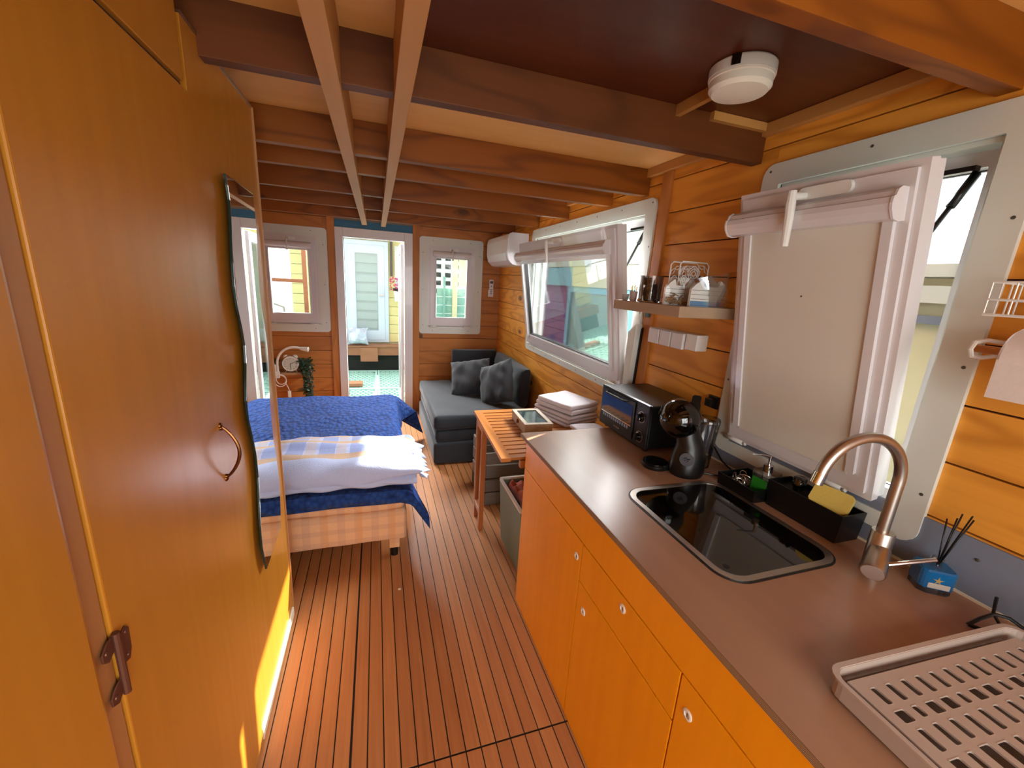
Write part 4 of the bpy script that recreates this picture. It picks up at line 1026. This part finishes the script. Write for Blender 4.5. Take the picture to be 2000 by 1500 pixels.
for x in (tx0+.018, tx1-.05):
    for y0_, y1_, x_ in ((2.445, 2.49, x), (2.285, 2.325, x)):
        tbx('leg', TWz, x_, x_+.03, y0_, y1_, 0.0005, tz-.0205)
    tbx('leg_rail', TWy, x, x+.03, 2.3255, 2.4445, tz-.085, tz-.0205)
    tbx('leg_rail', TWy, x, x+.03, 2.3255, 2.4445, .10, .135)
    tbx('leg', TWz, x+.03, x+.06, ty0+.03, ty0+.07, 0.0005, tz-.0205) if x > 1 else None
tbx('cleat', TW, tx0+.1, tx1-.06, ty0+.0, ty0+.03, tz-.06, tz-.0205)
# wooden box with glass lid
wbx = thing('wooden_box', (.85, 2.2, tz), 'whitewashed wooden box with a glass lid on the slatted table', 'box')
BW = wood('whitewashed_wood', '#CFC3B4', '#8E7F70', 1, .7, 3, .3, .6, coat=0)
AB = Matrix.Translation((.868, 2.17, 0)) @ Matrix.Rotation(radians(-3), 4, 'Z') @ Matrix.Translation((-.868, -2.17, 0))
def abx(name, mat, *a, bev=.0015, par=wbx):
    mb = MB(); mb.box(*a, bev=bev)
    for v in mb.b.verts: v.co = AB @ v.co
    return mb.build(name, mat, par)
abx('body', BW, .785, .95, 2.03, 2.31, tz+.0005, tz+.045)
mb = MB(); ringplate(mb, rrect(.782, .953, 2.027, 2.313, .002, 1), rrect(.805, .93, 2.055, 2.285, .002, 1), .014, AB @ frame((0, 0, tz+.0455), (1, 0, 0), (0, 1, 0), (0, 0, 1))); ld = mb.build('lid', BW, wbx)
abx('lid_glass', NT('box_glass').set(Base_Color=lin('#2A3A3A'), Roughness=.05), .806, .929, 2.056, 2.284, tz+.0455, tz+.055, bev=0, par=ld)
MB().lathe(AB @ Vector((.785, 2.17, tz+.03)), [(.010, 0), (.010, .004), (.005, .008), (.0, .009)], 12, (-1, 0, 0)).tube([AB @ Vector((.78, 2.17, tz+.045)), AB @ Vector((.776, 2.17, tz+.02))], .004, 6).build('clasp', M['bronze'], wbx)
# towels
def towel(name, x0, x1, y0, y1, z0, layers, yaw, lab, fold=.022):
    mm = Matrix.Translation(((x0+x1)/2, (y0+y1)/2, 0)) @ Matrix.Rotation(radians(yaw), 4, 'Z') @ Matrix.Translation((-(x0+x1)/2, -(y0+y1)/2, 0))
    mb = MB()
    for k in range(layers):
        t = slab(x0+random.uniform(0, .02), x1-random.uniform(0, .02), y0+random.uniform(0, .01), y1-random.uniform(0, .02), z0+fold*k, z0+fold*(k+1)-.002, .010, .0028)
        mb.merge(t.b, mm)
    o = mb.build(name, M['towel']); tag(o, lab, 'towel', 'folded towels on the slatted table'); return o
towel('towel', 1.0, 1.29, 2.12, 2.46, tz+.001, 3, 18, 'folded lilac-grey towel, lower one of the stack on the slatted table')
towel('towel', 1.02, 1.29, 2.13, 2.45, tz+.071, 2, 22, 'folded lilac-grey towel, upper one of the stack on the slatted table', .03)
towel('towel', 1.06, 1.27, 1.79, 2.05, tz+.001, 2, 5, 'folded pale towel beside the mini oven at the near end of the slatted table')
# plastic tub and crates under the table
bn = thing('plastic_tub', (.9, 2.2, 0), 'grey-green plastic tub with a pale rim under the slatted table', 'tub')
bnm = plain('grey_green_plastic', '#7E9384', .45, var=.08)
tubbox(MB(), .70, 1.10, 1.80, 2.20, .001, .40, .006, taper=.10).build('bucket', bnm, bn)
mb = MB(); ringplate(mb, rrect(.695, 1.105, 1.795, 2.205, .02), rrect(.712, 1.088, 1.812, 2.188, .015), .012, frame((0, 0, .398), (1, 0, 0), (0, 1, 0), (0, 0, 1))); mb.build('rim', M['plastic'], bn)
rcl = cushion(.33, .33, .10, Matrix.Translation((.90, 2.0, .37)), 'x', None, n=16, pinch=.1, seed=8, wr=.02)
tag(rcl.build('folded_cloth', fabric('red_cloth', '#9C3A24', '#C25A34')), 'red-orange cloth stuffed in the top of the grey-green tub', 'cloth')
GW = wood('weathered_grey_wood', '#8E8276', '#544A42', 0, .8, 3, .3, .6, coat=0)
for k, (z0, lab) in enumerate(((.002, 'weathered grey slatted crate on the floor behind the tub'), (.212, 'weathered grey slatted crate stacked on another crate behind the tub'))):
    cr = thing('crate', (.95, 2.72, z0), lab, 'crate', 'weathered crates under the table')
    for q in range(2):
        bx('slat', GW, cr, .71, 1.2, 2.56, 2.572, z0+.012+q*.098, z0+.012+q*.098+.088, bev=.002)
        bx('slat', GW, cr, .71, 1.2, 2.93, 2.942, z0+.012+q*.098, z0+.012+q*.098+.088, bev=.002)
        bx('slat', GW, cr, .70, .7095, 2.56, 2.942, z0+.012+q*.098, z0+.012+q*.098+.088, bev=.002)
        bx('slat', GW, cr, 1.2005, 1.21, 2.56, 2.942, z0+.012+q*.098, z0+.012+q*.098+.088, bev=.002)
    bx('bottom', GW, cr, .715, 1.195, 2.573, 2.929, z0, z0+.01)

# ================================================================== AC, remote, bedside shelf
ac = thing('air_conditioner', (1.3, 4.3, 1.72), 'white split air conditioner high in the far right corner', 'air conditioner')
prof = [(0, 0), (.0, .30), (.165, .30), (.195, .285), (.208, .24), (.208, .12), (.19, .05), (.15, .012), (.11, 0)]
MB().prism(prof, .78, frame((1.3995, 3.93, 1.735), (-1, 0, 0), (0, 0, 1), (0, 1, 0)), bev=.004).build('housing', M['plastic'], ac)
MB().prism([(.19, .047), (.207, .115), (.212, .115), (.195, .043), (.155, .005), (.15, .01)], .70, frame((1.3995, 3.97, 1.735), (-1, 0, 0), (0, 0, 1), (0, 1, 0))).build('air_flap', M['pvc'], ac)
MB().prism([(x_*1.01, y_*1.0) for x_, y_ in prof], .012, frame((1.3995, 3.918, 1.735), (-1, 0, 0), (0, 0, 1), (0, 1, 0))).build('end_cap', M['pvc'], ac)
rm = thing('remote_control', (1.293, 4.84, 1.39), 'white remote control in a wall holder between window and corner', 'remote')
bx('holder', M['plastic'], rm, 1.262, 1.325, YF-.014, YF-.0005, 1.392, 1.47, bev=.003)
bx('body', M['pvc'], rm, 1.268, 1.318, YF-.028, YF-.0145, 1.40, 1.59, bev=.004)
bx('screen', M['dimple'], rm, 1.275, 1.311, YF-.0295, YF-.0283, 1.545, 1.575)
MB().lathe((1.293, YF-.0283, 1.515), [(.009, 0), (.009, .002), (.0, .002)], 12, (0, -1, 0)).build('button', M['grey'], rm)
for k in range(3): bx('button', M['grey'], rm, 1.281, 1.305, YF-.0295, YF-.0283, 1.425+k*.022, 1.437+k*.022)

bs = MB().box(-1.16, -.69, YF-.17, YF-.0005, .495, .52, bev=.002)
tag(bs.build('bedside_shelf', wood('bedside_shelf_wood', '#B98F68', '#84603E', 0, .5, 3, .2, .4, coat=0)), 'narrow wooden shelf on the far wall beside the bed', 'shelf')
ck = thing('alarm_clock', (-.87, 4.76, .52), 'white twin-bell alarm clock on the narrow bedside shelf', 'clock')
cc = Vector((-.87, 4.745, .612))
MB().lathe(cc, [(.078, 0), (.080, .01), (.080, .045), (.078, .05)], 36, (0, -1, 0)).build('case', M['plastic'], ck)
MB().lathe(cc+Vector((0, -.0503, 0)), [(.068, 0), (.0, .0008)], 36, (0, -1, 0)).build('face', plain('clock_face', '#C9C9BE', .5), ck)
tk = MB()
for k in range(12):
    a = k*pi/6; tk.box(-.0015, .0015, -.0006, .0006, .052, .062, mat=Matrix.Translation(cc+Vector((0, -.052, 0))) @ Matrix.Rotation(a, 4, 'Y'))
tk.box(-.002, .002, -.0006, .0006, -.006, .036, mat=Matrix.Translation(cc+Vector((0, -.0528, 0))) @ Matrix.Rotation(radians(62), 4, 'Y'))
tk.box(-.0015, .0015, -.0006, .0006, -.008, .05, mat=Matrix.Translation(cc+Vector((0, -.0535, 0))) @ Matrix.Rotation(radians(178), 4, 'Y'))
tk.build('hands_and_ticks', M['blk'], ck)
for s in (-1, 1):
    MB().lathe(cc+Vector((s*.045, -.025, .075)), [(.026, 0), (.024, .008), (.012, .018), (.0, .02)], 18, Vector((s*.55, 0, .83))).build('bell', M['plastic'], ck)
    MB().tube([cc+Vector((s*.04, -.025, -.065)), cc+Vector((s*.055, -.025, -.0915))], .005, 6).build('foot', M['plastic'], ck)
lm = thing('reading_lamp', (-.99, 4.7, .53), 'white gooseneck clip lamp with a looped cord at the bedside shelf', 'lamp')
MB().box(-1.02, -.97, YF-.20, YF-.1725, .47, .545, bev=.006).build('clip', M['plastic'], lm)
gp = [(-.985, YF-.19, .545)]
for i in range(15):
    a = pi-pi*.62*i/14; gp.append((-.985+.0+.17+.17*cos(a), YF-.19-.02*i/14, .62+.17*sin(a)*1.05))
MB().tube(gp, .012, 10).build('gooseneck', M['plastic'], lm)
ep = Vector(gp[-1])
MB().lathe(ep, [(.014, -.01), (.018, .0), (.026, .07), (.024, .072), (.0, .06)], 20, (1, -.15, -.12)).build('lamp_head', M['plastic'], lm)
loop = MB()
loop.tube([(-.985+.055*cos(t)+.02, YF-.21, .445+.06*sin(t)) for t in [2*pi*i/24 for i in range(24)]], .004, 6, closed=True)
loop.tube([(-.985+.045*cos(t)+.03, YF-.213, .46+.05*sin(t)) for t in [2*pi*i/24 for i in range(24)]], .004, 6, closed=True)
loop.tube([(-.92, YF-.2, .42), (-.895, YF-.2, .36), (-.89, YF-.2, .33)], .004, 6)
loop.tube([(-.89, YF-.2, .27), (-.885, YF-.2, .21), (-.905, YF-.2, .17), (-.93, YF-.2, .2), (-.925, YF-.2, .24)], .0035, 6)
loop.build('cord', M['plastic'], lm)
MB().box(-.905, -.875, YF-.212, YF-.19, .265, .335, bev=.005).build('inline_switch', M['plastic'], lm)
def leafcluster(mb, c, n, spread, drop, rnd, size=.02, ymax=4.83):
    for k in range(n):
        t = rnd.random(); a = rnd.uniform(0, 2*pi); r = spread*(.25+.75*rnd.random())*(1-.35*t)
        p = Vector((c[0]+r*cos(a), min(c[1]+r*sin(a)*.8, ymax), c[2]+.04*rnd.random()-drop*t))
        d = Vector((rnd.uniform(-1, 1), rnd.uniform(-1, 1), rnd.uniform(-1, .3))).normalized(); s_ = d.orthogonal().normalized()
        L = size*rnd.uniform(.7, 1.3); w = L*.42
        q = [mb.b.verts.new(v_) for v_ in (p, p+d*L*.5+s_*w, p+d*L, p+d*L*.5-s_*w)]
        mb.b.faces.new(q)
rnd = random.Random(11)
leafm = plain('trailing_leaf', '#2E4A34', .6, var=.3)
pt = thing('trailing_plant', (-.745, 4.76, .52), 'trailing green plant hanging over the right end of the bedside shelf', 'plant')
MB().lathe((-.755, 4.765, .5205), [(.036, 0), (.045, .075), (.041, .075), (.034, .006), (.0, .005)], 20).build('pot', M['blk'], pt)
mb = MB(); leafcluster(mb, (-.74, 4.735, .63), 260, .085, .06, rnd, .03); leafcluster(mb, (-.71, 4.66, .60), 420, .07, .38, rnd, .024)
o = mb.build('foliage', leafm, pt); o['kind'] = 'stuff'
st_ = MB()
for k in range(9):
    a = rnd.uniform(-.05, .05); st_.tube([(-.74+a*.3, 4.74, .60), (-.72+a, 4.66, .61), (-.71+a, 4.66, .45), (-.705+a*1.2, 4.66, .26+rnd.random()*.1)], .0018, 4)
st_.build('stems', leafm, pt)
pp = thing('potted_plant', (-1.04, 4.76, .52), 'small green plant in a white pot at the left end of the bedside shelf', 'plant')
MB().lathe((-1.045, 4.765, .5205), [(.04, 0), (.05, .085), (.046, .085), (.038, .006), (.0, .005)], 24).build('pot', M['plastic'], pp)
mb = MB(); leafcluster(mb, (-1.045, 4.76, .62), 130, .055, .02, rnd, .035); o = mb.build('foliage', leafm, pp); o['kind'] = 'stuff'

# ================================================================== OUTSIDE
OUT = {}
OUT['yellow'] = plain('yellow_cladding', '#E8DC9A', .6); OUT['yellow2'] = plain('pale_yellow', '#E6DEB8', .6)
OUT['purple'] = plain('purple_cladding', '#8A5A9A', .6); OUT['cyan'] = plain('cyan_fascia', '#7EC4DC', .5)
OUT['frost'] = plain('frosted_glass', '#A8B8B4', .3); OUT['deckgreen'] = plain('green_mesh', '#A8D0C0', .6)
OUT['brown'] = wood('deck_wood', '#B07A58', '#7A4A34', 0, .6, 4, .2, .4); OUT['cream'] = plain('cream_render', '#E2DAB0', .7)
OUT['turq'] = plain('turquoise_boards', '#8EC0B0', .6); OUT['dark'] = plain('dark_gap', '#20241E', .8); OUT['bluewhite'] = plain('bluish_white_pvc', '#D2E2F0', .4)
gd = MB().box(-12, 14, -8, 20, -.62, -.60); tag(gd.build('water', plain('harbour_water', '#8FA8A8', .15)), 'pale water between the houseboats, seen past the deck', 'water')['kind'] = 'stuff'
# deck of open green mesh panels outside the front door
dk = thing('mesh_deck', (0, 6, -.05), 'green open-mesh walkway panels outside the front door', 'deck')
for i, (x0, x1) in enumerate(((-1.7, -.865), (-.855, -.02), (-.01, .825), (.835, 1.67))):
    for j, (y0, y1) in enumerate(((YF+.12, 6.05), (6.06, 7.25))):
        pn = MB(); pn.box(x0, x1, y0, y0+.03, -.06, -.03); pn.box(x0, x1, y1-.03, y1, -.06, -.03); pn.box(x0, x0+.03, y0+.031, y1-.031, -.06, -.03); pn.box(x1-.03, x1, y0+.031, y1-.031, -.06, -.03)
        pn.box(x0+.03, x1-.03, y0+.03, y1-.03, -.075, -.07)
        nx = 11; ny = 14; w = (x1-x0-.06)/nx; h = (y1-y0-.06)/ny
        for a in range(nx):
            for b in range(ny):
                ox = (w*.5 if b % 2 else 0); xx = x0+.03+w*a+ox
                if xx+w*.62 < x1-.03: pn.box(xx, xx+w*.62, y0+.03+h*b, y0+.03+h*b+h*.6, -.068, -.038)
        pn.build('mesh_panel', OUT['deckgreen'], dk)
# yellow house with a white door, wooden step
yh = thing('yellow_house', (0, 7.6, 0), 'pale yellow clad houseboat with a white glazed door opposite the front door', 'building')
H0 = 7.55
for k in range(16):
    z0 = .42+k*.155
    if z0 > 2.75: break
    for x0, x1 in ((-1.3, -.52), (.2, .85)):
        if x0 > 0 or True: bx('plank', OUT['yellow'], yh, x0, x1, H0, H0+.03, z0, z0+.148)
bx('wall_core', OUT['yellow2'], yh, -1.3, .85, H0+.031, H0+1.8, .3, 2.6)
bx('door_head', OUT['yellow'], yh, -.5199, .1999, H0, H0+.03, 2.12, 2.9)
bx('eaves', M['white'], yh, -1.4, .95, H0-.35, H0-.02, 2.22, 2.36)
bx('roof', OUT['bluewhite'], yh, -1.5, 1.05, H0-.45, H0+2.0, 2.91, 3.0)
mb = MB(); ringplate(mb, rrect(-.515, .195, .42, 2.10, .004), rrect(-.45, .13, .46, 2.03, .004), .06, frame((0, H0+.02, 0), (1, 0, 0), (0, 0, 1), (0, -1, 0))); mb.build('door_frame', OUT['bluewhite'], yh)
mb = MB(); ringplate(mb, rrect(-.448, .128, .462, 2.028, .004), rrect(-.33, .02, .62, 1.90, .004), .05, frame((0, H0, 0), (1, 0, 0), (0, 0, 1), (0, -1, 0))); ydoor = mb.build('door', OUT['bluewhite'], yh)
bx('pane', OUT['frost'], ydoor, -.332, .022, H0-.03, H0-.02, .618, 1.902)
for k in range(8): bx('blind_slat', OUT['frost'], ydoor, -.325, .015, H0-.044, H0-.032, .66+k*.155, .66+k*.155+.12)
bx('door_handle', M['steel'], ydoor, .04, .12, H0-.09, H0-.055, 1.22, 1.24)
bx('downpipe', M['dimple'], yh, .225, .265, H0-.06, H0-.02, 1.55, 2.2)
bx('window_shutter', M['white'], yh, .30, .62, H0-.03, H0-.001, 1.30, 2.05)
stp = thing('wooden_step', (0, 7.4, 0), 'brown wooden step below the white door of the yellow houseboat', 'step')
for k in range(2): bx('board', OUT['brown'], stp, -1.3, .85, 7.28+k*.13, 7.40+k*.13, .36, .39, bev=.003)
bx('riser', OUT['brown'], stp, -1.3, .85, 7.30, 7.33, .22, .355); bx('post', OUT['brown'], stp, -.28, .0, 7.265, 7.2995, .12, .355); bx('skirt', OUT['dark'], stp, -1.3, .85, 7.40, 7.45, -.15, .22)
fp = thing('hanging_flower', (.40, 7.45, 1.3), 'white pot of pink flowers hanging on the yellow houseboat', 'flower pot')
MB().lathe((.345, 7.42, 1.14), [(.05, 0), (.075, .17), (.07, .17), (.0, .16)], 16).build('pot', M['plastic'], fp)
pinkm = plain('pink_petals', '#D83A78', .6)
mb = MB()
for k in range(90):
    p = Vector((.33+rnd.uniform(-.10, .07), 7.40+rnd.uniform(-.05, .05), 1.40+rnd.uniform(-.09, .13))); d = Vector((rnd.uniform(-1, 1), rnd.uniform(-1, 0), rnd.uniform(-1, 1))).normalized(); s_ = d.orthogonal().normalized()
    mb.b.faces.new([mb.b.verts.new(v_) for v_ in (p, p+d*.02+s_*.014, p+d*.035, p+d*.02-s_*.014)])
mb.build('petals', pinkm, fp)['kind'] = 'stuff'
mb = MB(); leafcluster(mb, (.34, 7.41, 1.34), 60, .07, .05, rnd, .05, 99)
mb.build('leaves', leafm, fp)['kind'] = 'stuff'
bag = cushion(.34, .30, .22, Matrix.Translation((-.31, 7.33, .545)) @ Matrix.Rotation(radians(70), 4, 'X'), 'x', None, n=14, pinch=.2, seed=2, wr=.03)
tag(bag.build('plastic_bag', plain('translucent_bag', '#CFD8E8', .3)), 'crumpled white plastic bag on the wooden step outside', 'bag')
tag(MB().box(-.62, -.22, 6.15, 6.32, -.028, .02, bev=.004).build('timber_block', OUT['brown']), 'short timber block lying on the green mesh deck', 'timber')
# left far window view: brown ladder-like frame
ldr = thing('brown_gate', (-.95, 5.9, 0), 'brown wooden frame with cross rails outside the left window', 'frame')
for x in (-1.28, -.84): bx('upright', OUT['brown'], ldr, x, x+.05, 5.6, 5.64, -.029, 1.95)
for z in (1.00, 1.42, 1.85): bx('rail', OUT['brown'], ldr, -1.2295, -.8405, 5.605, 5.635, z, z+.04)
# right far window: turquoise fence with post, far building
tq = thing('turquoise_fence', (1.4, 7, 0), 'turquoise boarded fence outside the right far window', 'fence')
for k in range(8): bx('board', OUT['turq'], tq, .95, 2.4, 7.0, 7.03, .3+k*.14, .43+k*.14)
bx('post', OUT['cream'], tq, 1.20, 1.28, 6.93, 6.99, -.029, 2.3); bx('post', OUT['turq'], tq, 1.05, 1.08, 6.93, 6.99, -.029, 1.6)
bx('curtain_board', OUT['cream'], tq, 1.3, 1.62, 6.94, 6.97, 1.45, 2.4)
fb = thing('far_building', (2.6, 16, 0), 'distant pale block of flats with small windows beyond the right far window', 'building')
bx('wall', M['white'], fb, 1.6, 3.2, 16, 18, -.6, 4)
for i in range(4):
    for j in range(9): bx('window', OUT['dark'], fb, 1.75+i*.36, 1.95+i*.36, 15.97, 15.999, 1.0+j*.3, 1.16+j*.3)
# neighbour on the right: purple clad house with cyan fascia
pu = thing('purple_house', (4.3, 5.0, 0), 'purple clad houseboat with a cyan fascia outside the tilted side window', 'building')
NX = 3.0
for k in range(13):
    z0 = -.1+k*.155
    bx('plank', OUT['purple'], pu, NX, NX+.03, 6.3, 9.5, z0, z0+.148)
bx('wall_core', OUT['yellow2'], pu, NX+.031, NX+2, 3.1, 9.5, -.6, 1.86)
for k in range(13): bx('plank', OUT['yellow2'], pu, NX, NX+.03, 3.1, 4.28, -.1+k*.155, -.1+k*.155+.148)
bx('fascia', OUT['cyan'], pu, NX-.1, NX-.05, 6.0, 9.8, 1.57, 1.86); bx('fascia_end', OUT['yellow2'], pu, NX-.1, NX-.05, 3.0, 5.999, 1.57, 1.86)
bx('roof', M['white'], pu, NX-.12, NX+2, 3.0, 9.8, 1.865, 1.92)
bx('upper_wall', M['white'], pu, NX+.5, NX+.56, 2.75, 9.6, 1.921, 2.95)  # added upper wall, carried up out of view to block the low sun
mb = MB(); ringplate(mb, rrect(4.3, 6.2, -.1, 1.58, .004), rrect(4.4, 6.1, .0, 1.48, .004), .06, frame((NX, 0, 0), (0, 1, 0), (0, 0, 1), (-1, 0, 0))); pw_ = mb.build('window_frame', OUT['cyan'], pu)
bx('pane', plain('curtained_glass', '#8FB4B0', .12), pw_, NX-.02, NX-.01, 4.39, 6.11, -.01, 1.49)
for j, y in enumerate((3.3, 4.35)):
    ob = thing('stair_tread', (2.3, y+.3, .3), ('lower' if j else 'upper') + ' green mesh step with a tan frame outside the side window', 'step')
    mm = Matrix.Translation((2.3, y+.4, .75-.45*j+.2)) @ Matrix.Rotation(radians(-18), 4, 'Y')
    mb = MB(); mb.box(-.3, .3, -.4, .4, -.01, 0, mat=mm)
    for a in range(8):
        for b in range(10): mb.box(-.28+a*.07+(.03 if b % 2 else 0), -.25+a*.07+(.03 if b % 2 else 0), -.37+b*.075, -.33+b*.075, .001, .012, mat=mm)
    mb.build('mesh', OUT['deckgreen'], ob)
    mb = MB(); mb.box(-.33, -.301, -.43, .43, -.03, .02, mat=mm); mb.box(.301, .33, -.43, .43, -.03, .02, mat=mm); mb.build('tan_frame', OUT['cream'], ob)
    for py_ in (y+.05, y+.72): bx('leg', OUT['brown'], ob, 2.27, 2.33, py_, py_+.05, -.6, .93-.45*j)
# neighbour beside the sink window: cream wall with grey sill lines
cn = thing('cream_house', (4, 1.2, 0), 'cream rendered houseboat close beside the sink window', 'building')
bx('wall', OUT['cream'], cn, 2.6, 4.0, -1.5, 2.6, -.3, 1.72); bx('ledge', M['grey'], cn, 2.55, 2.599, -1.5, 2.6, 1.50, 1.54); bx('ledge', M['white'], cn, 2.5, 2.599, -1.5, 2.6, 1.60, 1.68)
bx('roof', M['white'], cn, 2.5, 4.0, -1.6, 2.65, 1.721, 1.78)

# unseen stepped panels added above the side window to shape the sun patches
aw = thing('sun_blocker', (1.9, 3, 2.35), 'unseen flat white panels added outside the side window to shape the sun', 'sun blocker')
bx('panel', M['white'], aw, 1.5, 3.2, -.6, 2.35, 2.35, 2.39); bx('panel', M['white'], aw, 1.5, 2.39, 2.352, 3.35, 2.35, 2.39); bx('panel', M['white'], aw, 1.5, 2.20, 3.352, 3.74, 2.35, 2.39); bx('panel', M['white'], aw, 1.5, 3.3, 3.742, 5.6, 2.35, 2.39)
for y in (-.5, 1.5, 3.2, 4.5): bx('bracket', M['steel'], aw, 1.491, 1.53, y, y+.03, 2.20, 2.349)

bt = thing('white_boat', (-2.6, 9, -.6), 'white boat hull with a railing moored beyond the left far window', 'boat')
MB().prism([(-5, .0), (-1.6, .0), (-1.5, .75), (-1.9, 1.15), (-3.0, 1.2), (-3.1, 1.55), (-4.4, 1.6), (-5, 1.2)], 1.6, frame((0, 10.6, -.6), (1, 0, 0), (0, 0, 1), (0, -1, 0)), bev=.02).build('hull', M['white'], bt)
rl = MB()
rl.tube([(-1.65, 8.95, .2), (-1.7, 8.95, .85), (-2.1, 8.95, 1.0), (-2.9, 8.95, 1.0)], .02, 6).tube([(-2.3, 8.95, .55), (-2.3, 8.95, 1.0)], .015, 6)
rl.build('railing', M['steel'], bt)
